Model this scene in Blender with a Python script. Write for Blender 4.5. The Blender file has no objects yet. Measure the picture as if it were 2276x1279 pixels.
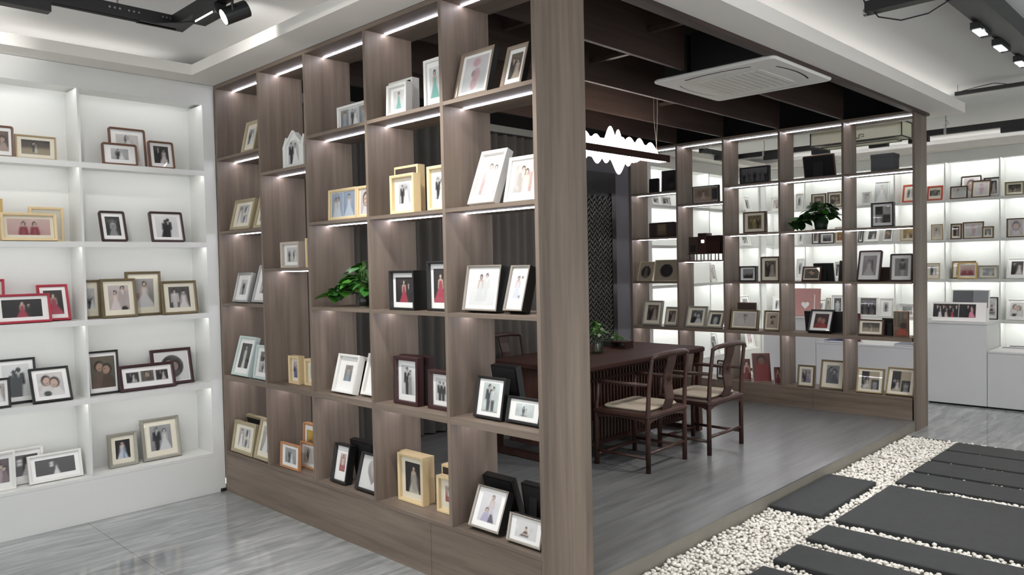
import bpy, bmesh, math, random
import numpy as np
from mathutils import Matrix, Vector
PI = math.pi
SC = bpy.context.scene
COL = SC.collection
rng = random.Random(7)

# ------------------------------------------------------------------ camera
CAM_H = 1.6
yaw, pitch, roll, fpx = 0.774867, -0.0293364, -0.0209777, 1702.04
fw = Vector((math.cos(yaw)*math.cos(pitch), math.sin(yaw)*math.cos(pitch), math.sin(pitch)))
rt = Vector((math.sin(yaw), -math.cos(yaw), 0)); up = rt.cross(fw)
r2 = rt*math.cos(roll) + up*math.sin(roll); u2 = -rt*math.sin(roll) + up*math.cos(roll)
cd = bpy.data.cameras.new('camera'); cam = bpy.data.objects.new('camera', cd); COL.objects.link(cam)
cd.sensor_fit = 'HORIZONTAL'; cd.sensor_width = 36.0; cd.lens = 36.0*fpx/2276.0
cd.clip_start = .05; cd.clip_end = 100
M = Matrix((r2, u2, -fw)).transposed().to_4x4(); M.translation = Vector((0, 0, CAM_H))
cam.matrix_world = M; SC.camera = cam

# ------------------------------------------------------------------ world, exposure
W = bpy.data.worlds.new('world'); SC.world = W; W.use_nodes = True
W.node_tree.nodes['Background'].inputs[0].default_value = (.93, .97, 1, 1)
W.node_tree.nodes['Background'].inputs[1].default_value = .55
SC.view_settings.view_transform = 'Standard'; SC.view_settings.look = 'None'
SC.view_settings.exposure = 1.6; SC.view_settings.gamma = 1.0
SC.view_settings.use_curve_mapping = False
SC.cycles.max_bounces = 6; SC.cycles.diffuse_bounces = 4; SC.cycles.glossy_bounces = 2
SC.cycles.transmission_bounces = 4; SC.cycles.transparent_max_bounces = 8
SC.cycles.caustics_reflective = False; SC.cycles.caustics_refractive = False
SC.cycles.sample_clamp_indirect = 4.0

STRIP_A, STRIP_W, STRIP_F, COVE, SPOT = 15.5, 5.0, 19.0, 1.2, 26.0    # strengths of shelf strips, cabinet strips, coves, track and added spots
def spot(loc, target, energy, size=70, blend=.6, radius=.03, col=(1, .985, .965)):
    d = bpy.data.lights.new('spot_light', 'SPOT'); d.energy = energy; d.spot_size = math.radians(size)
    d.spot_blend = blend; d.shadow_soft_size = radius; d.color = col
    o = bpy.data.objects.new('spot_light', d); COL.objects.link(o); o.location = loc
    o.rotation_euler = (Vector(target)-Vector(loc)).to_track_quat('-Z', 'Y').to_euler()
    return o
# spots along the ceiling tracks, plus unseen ones added to brighten shelves and floors
for p, t, e in (((1.78, 3.4, 2.93), (2.48, 3.0, 1.3), 1.0), ((1.78, 2.6, 2.93), (2.48, 2.6, 1.2), 1.0), ((.2, 2.4, 2.93), (2.48, 3.6, 1.2), .8), ((1.2, 4.3, 2.93), (1.3, 5.39, 1.7), .3), ((.2, 3.0, 2.93), (1.3, 5.39, 1.6), .16),
                ((.2, 4.3, 2.93), (.8, 4.6, 0), .25), ((1.78, 2.0, 2.93), (1.9, 3.2, 0), .4), ((3.6, 1.13, 2.93), (3.9, 1.9, 0), 1.5), ((5.3, 1.13, 2.93), (5.2, 1.9, 0), 1.6),
                ((6.6, 1.13, 2.93), (6.2, 1.9, 0), .8), ((5.2, 1.13, 2.93), (5.9, 3.0, 0), .7), ((8.4, .9, 2.93), (8.5, 1.1, 0), 1.0), ((9.0, 2.1, 2.88), (9.3, 2.2, 0), .8), ((9.0, 3.3, 2.88), (9.3, 3.4, .5), .8), ((9.0, 4.4, 2.88), (9.6, 4.4, .5), .8)):
    spot(p, t, SPOT*e, 85)

# ------------------------------------------------------------------ helpers
def srgb(c):
    if isinstance(c, str): c = tuple(int(c[i:i+2], 16)/255 for i in (0, 2, 4))
    return tuple((x/12.92 if x <= .04045 else ((x+.055)/1.055)**2.4) for x in c)
MATS = {}
def newmat(name):
    m = bpy.data.materials.new(name); m.use_nodes = True; MATS[name] = m
    nt = m.node_tree; return m, nt, nt.nodes['Principled BSDF']
def flat(name, col, rough=.5, metal=0, spec=.5, bump=0, bscale=200, var=0, coat=0):
    m, nt, b = newmat(name); c = srgb(col) if not isinstance(col, str) or len(col) == 6 else col
    b.inputs['Base Color'].default_value = (*c, 1); b.inputs['Roughness'].default_value = rough
    b.inputs['Metallic'].default_value = metal; b.inputs['Specular IOR Level'].default_value = spec
    if coat: b.inputs['Coat Weight'].default_value = coat
    if bump or var:
        tc = nt.nodes.new('ShaderNodeTexCoord'); n = nt.nodes.new('ShaderNodeTexNoise'); n.inputs['Scale'].default_value = bscale
        nt.links.new(tc.outputs['Object'], n.inputs['Vector'])
        if bump:
            bp = nt.nodes.new('ShaderNodeBump'); bp.inputs['Strength'].default_value = bump; bp.inputs['Distance'].default_value = .002
            nt.links.new(n.outputs['Fac'], bp.inputs['Height']); nt.links.new(bp.outputs['Normal'], b.inputs['Normal'])
        if var:
            r = nt.nodes.new('ShaderNodeValToRGB'); r.color_ramp.elements[0].position = .3; r.color_ramp.elements[1].position = .7
            r.color_ramp.elements[0].color = (*[x*(1-var) for x in c], 1); r.color_ramp.elements[1].color = (*[min(1, x*(1+var)) for x in c], 1)
            nt.links.new(n.outputs['Fac'], r.inputs['Fac']); nt.links.new(r.outputs['Color'], b.inputs['Base Color'])
    return m
def wood(name, c0, c1, scale, rough=.5, bump=.15, spec=.4, fine=2.2):
    """grain stretched by the small component of scale"""
    m, nt, b = newmat(name); N = nt.nodes; L = nt.links
    tc = N.new('ShaderNodeTexCoord'); mp = N.new('ShaderNodeMapping'); mp.inputs['Scale'].default_value = scale
    n1 = N.new('ShaderNodeTexNoise'); n1.inputs['Scale'].default_value = 1; n1.inputs['Detail'].default_value = 6; n1.inputs['Roughness'].default_value = .62
    n1.inputs['Distortion'].default_value = .25
    mp2 = N.new('ShaderNodeMapping'); mp2.inputs['Scale'].default_value = tuple(s*.22 for s in scale)
    n2 = N.new('ShaderNodeTexNoise'); n2.inputs['Scale'].default_value = 1; n2.inputs['Detail'].default_value = 2
    L.new(tc.outputs['Object'], mp.inputs['Vector']); L.new(mp.outputs['Vector'], n1.inputs['Vector'])
    L.new(tc.outputs['Object'], mp2.inputs['Vector']); L.new(mp2.outputs['Vector'], n2.inputs['Vector'])
    ad = N.new('ShaderNodeMath'); ad.operation = 'MULTIPLY_ADD'; ad.inputs[1].default_value = .6
    mu = N.new('ShaderNodeMath'); mu.operation = 'MULTIPLY'; mu.inputs[1].default_value = .4
    L.new(n2.outputs['Fac'], mu.inputs[0]); L.new(n1.outputs['Fac'], ad.inputs[0]); L.new(mu.outputs[0], ad.inputs[2])
    r = N.new('ShaderNodeValToRGB'); r.color_ramp.elements[0].position = .36; r.color_ramp.elements[1].position = .64
    r.color_ramp.elements[0].color = (*srgb(c0), 1); r.color_ramp.elements[1].color = (*srgb(c1), 1)
    L.new(ad.outputs[0], r.inputs['Fac']); L.new(r.outputs['Color'], b.inputs['Base Color'])
    bp = N.new('ShaderNodeBump'); bp.inputs['Strength'].default_value = bump; bp.inputs['Distance'].default_value = .001
    L.new(n1.outputs['Fac'], bp.inputs['Height']); L.new(bp.outputs['Normal'], b.inputs['Normal'])
    b.inputs['Roughness'].default_value = rough; b.inputs['Specular IOR Level'].default_value = spec
    return m
def emis(name, col, strength):
    m = bpy.data.materials.new(name); m.use_nodes = True; MATS[name] = m; nt = m.node_tree
    nt.nodes.remove(nt.nodes['Principled BSDF']); e = nt.nodes.new('ShaderNodeEmission')
    e.inputs[0].default_value = (*col, 1); e.inputs[1].default_value = strength
    nt.links.new(e.outputs[0], nt.nodes['Material Output'].inputs[0]); return m

wood('oak_v', '62564c', '857669', (22, 22, 1.1), .5)
wood('oak_y', '62564c', '857669', (22, 1.1, 22), .5)
wood('oak_dark_x', '362a25', '4a3a33', (1.0, 24, 24), .5)
wood('rosewood', '2b1a15', '432c24', (14, 14, 6), .35, .08, .45)
wood('rosewood_x', '261814', '3b2620', (1.5, 20, 20), .6, .06, .12)
flat('white_lacquer', 'dcdcd8', .35); flat('counter_white', 'cfcfcd', .4)
flat('paint_white', 'e4e3e0', .8); flat('paint_soffit', 'f0ebe4', .8); flat('paint_grey', '636163', .8, bump=.05)
flat('black_plenum', '0b0b0b', .9); flat('black_metal', '161616', .45); flat('black_plastic', '1b1b1b', .5); flat('steel', '9a9a9a', .3, 1)
flat('ac_white', 'eceae4', .5); flat('ac_grille', 'dbd8d0', .6); flat('slot_black', '0a0a0a', .7)
flat('curtain_cloth', '57534f', .95, bump=.3, bscale=400); flat('pelmet', '8f8f8a', .7)
flat('screen_black', '141412', .45); flat('slat_black', '55534e', .3)
flat('cushion', '958a7a', .95, bump=.4, bscale=500); flat('cushion_edge', '5a4a3c', .8)
flat('slate', '2c2e2e', .7, bump=.5, bscale=18, var=.10); flat('pebble', 'e6e1d8', .75, bump=.2, bscale=60); flat('pebble_b', 'd6d1c7', .75); flat('pebble_c', 'ece8e1', .7)
flat('bed_grit', '9a968c', .95, var=.2, bscale=60)
flat('trim_dark', '2f2c2a', .45); flat('kick_black', '080808', .7)
flat('leaf_green', '2e6a20', .4, var=.25, bscale=14); flat('leaf_light', '4f8a34', .42, var=.2, bscale=14); flat('leaf_dark', '24451f', .45, var=.2, bscale=14)
flat('stem_green', '557a33', .6); flat('pot_dark', '1d2a20', .5); flat('soil', '2a221c', 1)
flat('back_black', '121112', .75); flat('back_brown', '3a2c26', .8); flat('leg_black', '171717', .6)
flat('mat_white', 'efedea', .85); flat('mat_cream', 'e6dfcc', .85)
flat('folder_blue', '25345e', .5); flat('folder_grey', '5b6170', .5); flat('album_maroon', '56222c', .5); flat('card_pink', 'b38680', .6); flat('card_white', 'e6e3df', .6); flat('card_grey', '7b7d7f', .6); flat('box_grey', '58595b', .7)
flat('lantern_paper', 'dad9c0', .8); flat('cable_black', '0c0c0c', .5); flat('wire', 'a09a92', .4, .5)
FR = {}
def frmat(k, col, rough=.45, metal=0): FR[k] = flat('frame_'+k, col, rough, metal)
for k, c, ro, me in (('walnut', '4c3327', .45, 0), ('walnutr', '6b4a38', .42, 0), ('oak', 'a8906e', .5, 0), ('gold', 'b7975a', .4, .3), ('gold2', '8c7a55', .4, .3), ('pine', 'dcc498', .5, 0), ('espresso', '35241f', .4, 0),
    ('red', 'a32438', .4, 0), ('bronze', '6f6148', .4, .3), ('black', '141212', .4, 0), ('maroon', '35191a', .4, 0), ('white', 'dddbd6', .5, 0), ('silver', '9d9a8e', .35, .4), ('silver2', 'b8b9b8', .3, .5),
    ('champagne', 'b3a688', .35, .4), ('champagne2', '9f8f80', .3, .5), ('mint', 'bccac6', .45, 0), ('whitewash', 'bbaea3', .6, 0), ('natural', 'b18057', .5, 0), ('silverblk', 'a39b91', .3, .5), ('dark', '1d1917', .5, 0),
    ('beige', 'ad9f84', .55, 0), ('panel', 'd8d0c6', .6, 0), ('orange', 'a8442f', .45, 0), ('olive', '82764e', .45, .2)): frmat(k, c, ro, me)
# print on paper: colours stored per vertex
m, nt, b = newmat('photo_print'); a = nt.nodes.new('ShaderNodeVertexColor'); a.layer_name = 'print'
nt.links.new(a.outputs['Color'], b.inputs['Base Color']); b.inputs['Roughness'].default_value = .55
# thin clear pane
def pane_mat(name, tint=(1, 1, 1), rough=.02, ior=1.45):
    m = bpy.data.materials.new(name); m.use_nodes = True; MATS[name] = m; nt = m.node_tree; nt.nodes.remove(nt.nodes['Principled BSDF'])
    t = nt.nodes.new('ShaderNodeBsdfTransparent'); t.inputs[0].default_value = (*tint, 1); g = nt.nodes.new('ShaderNodeBsdfGlossy'); g.inputs['Roughness'].default_value = rough
    lw = nt.nodes.new('ShaderNodeLayerWeight'); lw.inputs[0].default_value = .5; pw = nt.nodes.new('ShaderNodeMath'); pw.operation = 'POWER'; pw.inputs[1].default_value = 5; f = nt.nodes.new('ShaderNodeMath'); f.operation = 'MULTIPLY_ADD'; f.inputs[1].default_value = .9; f.inputs[2].default_value = .04
    nt.links.new(lw.outputs['Facing'], pw.inputs[0]); nt.links.new(pw.outputs[0], f.inputs[0]); x = nt.nodes.new('ShaderNodeMixShader')
    nt.links.new(f.outputs[0], x.inputs[0]); nt.links.new(t.outputs[0], x.inputs[1]); nt.links.new(g.outputs[0], x.inputs[2]); nt.links.new(x.outputs[0], nt.nodes['Material Output'].inputs[0])
pane_mat('clear_pane'); pane_mat('vase_glass', (.86, .93, .88), .03)
emis('led_strip', (.90, .88, 1.0), STRIP_A); emis('led_cabinet', (1.0, 1.0, 1.0), STRIP_W); emis('led_cabinet_far', (.97, 1.0, .99), STRIP_F); emis('led_cove', (.97, .98, 1), COVE*.5); emis('led_cove_mid', (.97, .98, 1), COVE*1.5); emis('led_cove_bright', (.97, .98, 1), COVE*2.3)
emis('lamp_face', (1, .98, .97), 12); emis('led_module', (.95, .97, 1), 4); emis('pendant_light', (1, .93, .88), 9); emis('pendant_bar_light', (1, .93, .88), 16)
# frosted acrylic lit from its edge
m, nt, b = newmat('acrylic'); b.inputs['Base Color'].default_value = (.95, .92, .9, 1); b.inputs['Roughness'].default_value = .35
b.inputs['Emission Color'].default_value = (1, .88, .80, 1); b.inputs['Emission Strength'].default_value = 1.5
# clear acrylic tips with engraved veins
m, nt, b = newmat('acrylic_clear'); b.inputs['Base Color'].default_value = (.9, .9, .9, 1); b.inputs['Roughness'].default_value = .2
b.inputs['Emission Color'].default_value = (1, .95, .92, 1); b.inputs['Emission Strength'].default_value = .22; b.inputs['Alpha'].default_value = .55

# marble floor
m, nt, b = newmat('marble'); N = nt.nodes; L = nt.links
tc = N.new('ShaderNodeTexCoord'); mp = N.new('ShaderNodeMapping'); mp.inputs['Scale'].default_value = (1.0, 6.5, 1); mp.inputs['Rotation'].default_value = (0, 0, math.radians(10))
n1 = N.new('ShaderNodeTexNoise'); n1.inputs['Scale'].default_value = 1.8; n1.inputs['Detail'].default_value = 9; n1.inputs['Roughness'].default_value = .66; n1.inputs['Distortion'].default_value = .9
r = N.new('ShaderNodeValToRGB'); cr = r.color_ramp; cr.elements[0].position = .30; cr.elements[0].color = (*srgb('747678'), 1); cr.elements[1].position = .72; cr.elements[1].color = (*srgb('b0b1b0'), 1)
e = cr.elements.new(.5); e.color = (*srgb('8f9191'), 1)
L.new(tc.outputs['Object'], mp.inputs['Vector']); L.new(mp.outputs['Vector'], n1.inputs['Vector']); L.new(n1.outputs['Fac'], r.inputs['Fac']); L.new(r.outputs['Color'], b.inputs['Base Color'])
b.inputs['Roughness'].default_value = .07
# platform boards
m, nt, b = newmat('platform_floor'); N = nt.nodes; L = nt.links
tc = N.new('ShaderNodeTexCoord'); mp = N.new('ShaderNodeMapping'); mp.inputs['Scale'].default_value = (1.2, 16, 4)
n1 = N.new('ShaderNodeTexNoise'); n1.inputs['Scale'].default_value = 1.5; n1.inputs['Detail'].default_value = 6
r = N.new('ShaderNodeValToRGB'); cr = r.color_ramp; cr.elements[0].position = .3; cr.elements[0].color = (*srgb('585858'), 1); cr.elements[1].position = .7; cr.elements[1].color = (*srgb('707170'), 1)
L.new(tc.outputs['Object'], mp.inputs['Vector']); L.new(mp.outputs['Vector'], n1.inputs['Vector']); L.new(n1.outputs['Fac'], r.inputs['Fac']); L.new(r.outputs['Color'], b.inputs['Base Color'])
b.inputs['Roughness'].default_value = .3

class MB:
    def __init__(s): s.v = []; s.f = []
    def box(s, x0, x1, y0, y1, z0, z1):
        n = len(s.v); s.v += [(x, y, z) for z in (z0, z1) for y in (y0, y1) for x in (x0, x1)]
        s.f += [tuple(n+i for i in q) for q in ((0, 2, 3, 1), (4, 5, 7, 6), (0, 1, 5, 4), (2, 6, 7, 3), (0, 4, 6, 2), (1, 3, 7, 5))]; return s
    def quad(s, *p):
        n = len(s.v); s.v += [tuple(q) for q in p]; s.f.append(tuple(range(n, n+len(p)))); return s
    def tube(s, pts, r, seg=8, cap=True):
        pts = [Vector(p) for p in pts]; rs = r if isinstance(r, (list, tuple)) else [r]*len(pts); n0 = len(s.v)
        for i, p in enumerate(pts):
            t = (pts[min(i+1, len(pts)-1)]-pts[max(i-1, 0)]).normalized()
            a = Vector((0, 0, 1)) if abs(t.z) < .9 else Vector((1, 0, 0)); u = t.cross(a).normalized(); w = t.cross(u)
            for k in range(seg):
                an = 2*PI*k/seg; s.v.append(tuple(p+u*math.cos(an)*rs[i]+w*math.sin(an)*rs[i]))
        for i in range(len(pts)-1):
            for k in range(seg):
                a, b = n0+i*seg+k, n0+i*seg+(k+1) % seg; s.f.append((a, b, b+seg, a+seg))
        if cap: s.f.append(tuple(n0+k for k in range(seg))[::-1]); s.f.append(tuple(n0+(len(pts)-1)*seg+k for k in range(seg)))
        return s
    def rail(s, pts, wd, ht):
        """rectangular section swept along pts; wd across (horizontal), ht vertical-ish"""
        pts = [Vector(p) for p in pts]; n0 = len(s.v)
        for i, p in enumerate(pts):
            t = (pts[min(i+1, len(pts)-1)]-pts[max(i-1, 0)]).normalized()
            a = Vector((0, 0, 1)) if abs(t.z) < .9 else Vector((1, 0, 0)); u = t.cross(a).normalized(); w = u.cross(t)
            for du, dw in ((-1, -1), (1, -1), (1, 1), (-1, 1)): s.v.append(tuple(p+u*du*wd/2+w*dw*ht/2))
        for i in range(len(pts)-1):
            for k in range(4):
                a, b = n0+i*4+k, n0+i*4+(k+1) % 4; s.f.append((a, b, b+4, a+4))
        s.f.append((n0+3, n0+2, n0+1, n0)); e = n0+(len(pts)-1)*4; s.f.append((e, e+1, e+2, e+3)); return s
    def lathe(s, prof, c=(0, 0, 0), seg=20):
        n0 = len(s.v)
        for r, z in prof:
            for k in range(seg): s.v.append((c[0]+r*math.cos(2*PI*k/seg), c[1]+r*math.sin(2*PI*k/seg), c[2]+z))
        for i in range(len(prof)-1):
            for k in range(seg):
                a, b = n0+i*seg+k, n0+i*seg+(k+1) % seg; s.f.append((a, b, b+seg, a+seg))
        s.f.append(tuple(n0+k for k in range(seg))[::-1]); return s
    def prism(s, poly, y0, y1):
        """poly in x,z extruded in y"""
        n0 = len(s.v); k = len(poly); s.v += [(x, y0, z) for x, z in poly]+[(x, y1, z) for x, z in poly]
        s.f.append(tuple(range(n0, n0+k))); s.f.append(tuple(range(n0+2*k-1, n0+k-1, -1)))
        for i in range(k): j = (i+1) % k; s.f.append((n0+i, n0+k+i, n0+k+j, n0+j))
        return s
    def mesh(s, name, mat, smooth=False, keep=False):
        me = bpy.data.meshes.new(name); me.from_pydata(s.v, [], s.f)
        if not keep: bm = bmesh.new(); bm.from_mesh(me); bmesh.ops.recalc_face_normals(bm, faces=bm.faces); bm.to_mesh(me); bm.free()
        me.materials.append(MATS[mat] if isinstance(mat, str) else mat)
        if smooth: me.polygons.foreach_set('use_smooth', [True]*len(me.polygons))
        me.update(); return me
    def build(s, name, mat, parent=None, smooth=False, loc=None, keep=False):
        return link(name, s.mesh(name, mat, smooth, keep), parent, loc)
def link(name, me, parent=None, loc=None):
    o = bpy.data.objects.new(name, me); COL.objects.link(o)
    if parent: o.parent = parent
    if loc is not None: o.location = loc
    return o
def empty(name, loc=(0, 0, 0), rot=(0, 0, 0)):
    o = bpy.data.objects.new(name, None); COL.objects.link(o); o.location = loc; o.rotation_euler = rot; o.empty_display_size = .05; return o
def tag(o, label, cat, group=None):
    o['label'] = label; o['category'] = cat
    if group: o['group'] = group
    return o
def struct(name, mb, mat, parent=None, label=None):
    o = mb.build(name, mat, parent)
    if not parent: o['kind'] = 'structure'; o['label'] = label or name.replace('_', ' ')
    return o
def bx(name, mat, parent, *d): return MB().box(*d).build(name, mat, parent)
def copy_tree(o, parent=None):
    c = o.copy(); COL.objects.link(c); c.parent = parent
    for ch in [x for x in COL.objects if x.parent == o]: copy_tree(ch, c)
    return c

# ================================================================== the room
XA, XB, XF, YL = 2.48, 7.54, 10.86, 5.39
PZ = .095                                                  # platform height
DEP = .335
DIVY = [5.375, 4.74, 4.16, 3.53, 2.89, 2.269]
LZ = [2.317, 1.808, 1.303, .798, .29]
# ---- marble slab floor
def sub(r, h):
    x0, x1, y0, y1 = r; a0, a1, b0, b1 = h
    if x1 <= a0 or x0 >= a1 or y1 <= b0 or y0 >= b1: return [r]
    o = []
    if x0 < a0: o.append((x0, a0, y0, y1)); x0 = a0
    if x1 > a1: o.append((a1, x1, y0, y1)); x1 = a1
    if y0 < b0: o.append((x0, x1, y0, b0))
    if y1 > b1: o.append((x0, x1, b1, y1))
    return o
PIT = (2.60, 7.29, .45, 2.27); PLAT = (2.49, 7.87, 2.27, 5.40)
floor = MB().box(-3.3, 11.3, -2, 5.72, -.09, -.045).build('floor', 'bed_grit'); floor['kind'] = 'structure'; floor['label'] = 'polished grey veined marble slab floor'
i = 0
for ix in range(-3, 8):
    for iy in range(-2, 3):
        r = (1.555+1.2*ix-1.2, 1.555+1.2*ix, .65+2.4*(iy-1), .65+2.4*iy)
        rs = [p for q in sub(r, PIT) for p in sub(q, PLAT)]
        rs = [(max(a, -3.3), min(b_, 11.3), max(c, -2), min(d, 5.72)) for a, b_, c, d in rs]
        for a, b_, c, d in rs:
            if b_-a > .02 and d-c > .02:
                g = .0012; bx('tile', 'marble', floor, a+g, b_-g, c+g, d-g, -.045, 0)
# ---- raised platform
plat = struct('floor_platform', MB().box(2.60, 7.87, 2.271, 5.40, -.045, PZ), 'platform_floor', label='raised dark grey boarded platform floor')
flat('riser', '7b766d', .5, var=.06, bscale=9)
bx('riser_board', 'riser', plat, 2.82, 7.538, 2.257, 2.271, -.045, PZ-.004)
bx('nosing', 'platform_floor', plat, 2.82, 7.538, 2.255, 2.2709, PZ-.004, PZ)
struct('trim_1', MB().box(7.272, 7.29, .45, 2.25, -.045, .006), 'trim_dark', label='dark metal strip between gravel and marble')
# ---- walls
CZ0 = 3.12
struct('wall_left', MB().box(-3.3, 11.3, 5.72, 5.8, 0, CZ0), 'paint_white', label='white wall behind the fitted shelving')
struct('wall_back', MB().box(11.2, 11.3, -2, 5.72, 0, CZ0), 'paint_white', label='white far wall behind the fitted shelving')
struct('wall_light_blocker', MB().box(7.4, 11.3, -2.08, -2, 0, CZ0), 'paint_white', label='unseen white side wall added to shade the far bookcase end')  # out of view, added and sized to keep side light off the end panel
struct('wall_inner', MB().box(2.83, 7.87, 5.392, 5.45, PZ, 2.96), 'paint_grey', label='dark grey inner wall of the wooden room')
# ---- ceiling: upper slab, dark void over the wooden room, lowered soffits with cove lips
CZ = 3.12
struct('ceiling', MB().box(-3.3, 2.466, -2, 5.8, CZ, CZ+.06).box(7.892, 11.3, -2, 5.8, CZ, CZ+.06).box(2.466, 7.892, -2, 2.203, CZ, CZ+.06), 'paint_white', label='white upper ceiling')
struct('ceiling_void', MB().box(2.45, 7.9, 2.19, 5.8, 3.46, 3.5), 'black_plenum', label='black ceiling void above the wooden room')
struct('wall_void', MB().box(2.479, 2.49, 2.22, 5.39, 2.931, 3.46).box(7.868, 7.879, 2.22, 5.39, 2.931, 3.46).box(2.49, 7.868, 2.29, 2.30, 2.99, 3.46).box(2.49, 7.868, 5.37, 5.39, 2.96, 3.46), 'black_plenum', label='black lining of the ceiling void')
SZ, LIP = 2.93, 3.0
def soffit(name, *bs):
    m = MB()
    for q in bs: m.box(*q)
    return struct(name, m, 'paint_soffit', label='lowered white soffit with a cove lip')
soffit('ceiling_soffit_near', (2.235, 2.478, 1.98, 5.385, SZ, SZ+.02), (2.235, 2.25, 1.98, 5.185, SZ+.02, LIP), (2.463, 2.478, 2.235, 5.385, SZ+.02, CZ))
soffit('ceiling_soffit_open', (2.478, 7.88, 1.98, 2.20, SZ, SZ+.02), (2.25, 8.1, 1.98, 1.995, SZ+.02, LIP+.02), (2.478, 7.88, 2.2, 2.215, SZ, CZ))
soffit('ceiling_soffit_far', (7.88, 8.115, 1.98, 5.385, SZ, SZ+.02), (8.1, 8.115, 1.995, 5.17, SZ+.02, LIP), (7.88, 7.895, 2.2, 5.385, SZ+.02, CZ))
soffit('ceiling_soffit_left', (-3.3, 2.235, 5.17, 5.715, SZ, SZ+.02), (-3.3, 2.235, 5.17, 5.185, SZ+.02, LIP))
soffit('ceiling_soffit_rear', (8.115, 11.19, 5.17, 5.715, SZ, SZ+.02), (8.115, 10.62, 5.17, 5.185, SZ+.02, LIP))
soffit('ceiling_soffit_back', (10.62, 11.19, -2, 5.17, SZ, SZ+.02), (10.62, 10.635, -2, 5.17, SZ+.02, LIP))
def cove(*b, mat='led_cove'): 
    o = MB().box(*b).build('cove_strip', mat); return tag(o, '', 'light strip', 'light strips hidden in the ceiling coves')
for lab, b in (('light strip hidden in the cove above the near bookcase', (2.40, 2.415, 2.1, 5.36, 2.951, 2.961)), ('light strip hidden in the cove above the white corner cabinet', (-2.5, 2.20, 5.52, 5.535, 2.951, 2.961)),
               ('light strip hidden in the cove over the platform edge', (2.4, 8.0, 2.13, 2.145, 2.951, 2.961)), ('light strip hidden in the cove behind the far bookcase', (8.0, 8.015, 2.1, 5.1, 2.951, 2.961)),
               ('light strip hidden in the cove above the shelves beyond the far bookcase', (8.2, 10.5, 5.52, 5.535, 2.951, 2.961)), ('light strip hidden in the cove above the far white shelves', (11.0, 11.015, -1.5, 5.1, 2.951, 2.961))):
    cove(*b, mat='led_cove' if 'near bookcase' in lab else 'led_cove_mid' if 'platform edge' in lab else 'led_cove_bright')['label'] = lab
struct('trim_2', MB().box(2.49, 7.87, 2.216, 2.285, 2.906, 2.985), 'oak_dark_x', label='dark wooden edge beam over the platform opening')
for k, (a, b_, y) in enumerate(((2.825, 4.70, 2.89), (5.69, 7.535, 2.89), (2.825, 7.535, 3.53), (2.825, 7.535, 4.16), (2.825, 7.535, 4.74))):
    struct('beam', MB().box(a, b_, y-.014, y+.014, 2.932, 3.26), 'oak_dark_x', label='dark wooden ceiling board over the platform')
for x, y0, y1, z in ((4.25, 2.3, 2.875, 3.10), (3.55, 2.91, 3.51, 3.12), (4.45, 2.91, 3.51, 3.06), (6.3, 3.55, 4.14, 3.1)):
    struct('beam_batten', MB().box(x, x+.04, y0, y1, z, z+.025), 'oak_dark_x', label='thin cross batten between dark ceiling boards')

# ================================================================== wooden bookcases
SHZ = {1: [2.245, 1.61, .85]}
def shelves_of(c): return SHZ.get(c, [2.41, 1.885, 1.37, .85])
def bookcase(x0, zb, label, seams):
    t = tag(empty('bookcase', (x0, 3.8, zb)), label, 'bookcase', 'open taupe oak bookcases')
    dv = DIVY[:5]+[2.257 if zb else 2.269]
    t_ = lambda n, m, *b: bx(n, m, t, b[0]-x0, b[1]-x0, b[2]-3.8, b[3]-3.8, b[4]-zb, b[5]-zb)
    x1 = x0+DEP
    for k, y in enumerate(dv):
        end = k in (0, 5); z0 = (0 if k == 5 else zb) if end else .297
        t_('side_panel' if end else 'divider', 'oak_v', x0, x1+(.005 if end else -.012), y-.011, y+.011, z0, 2.905)
    t_('top_board', 'oak_y', x0, x1, DIVY[5]-.011, DIVY[0]+.011, 2.905, 2.929)
    t_('base_top', 'oak_y', x0+.002, x1-.012, DIVY[5]+.011, DIVY[0]-.011, .277, .297)
    ys = [DIVY[0]-.011]+seams+[DIVY[5]+.011]
    for a, b in zip(ys[1:], ys[:-1]): t_('base_panel', 'oak_y', x0, x0+.018, a+.0015, b-.0015, zb, .276)
    t_('back_panel', 'oak_y', x1-.03, x1-.014, DIVY[5]+.012, DIVY[0]-.012, zb, .276)
    for c in range(5):
        a, b = DIVY[c+1]+.0112, DIVY[c]-.0112
        for z in shelves_of(c):
            th = .034 if z < 1 else .019
            t_('shelf', 'oak_y', x0+.001, x1-.013, a, b, z-th, z)
            t_('led_strip', 'led_strip', x0+.130, x0+.1375, a+.004, b-.004, z-th-.004, z-th+.001)
        t_('led_strip', 'led_strip', x0+.130, x0+.1375, a+.004, b-.004, 2.901, 2.9055)
    return t
bookcase(XA, 0, 'tall open oak bookcase beside the white corner cabinet', [3.05])
bookcase(XB, PZ, 'tall open oak bookcase at the far side of the platform', [4.3, 3.2])

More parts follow.
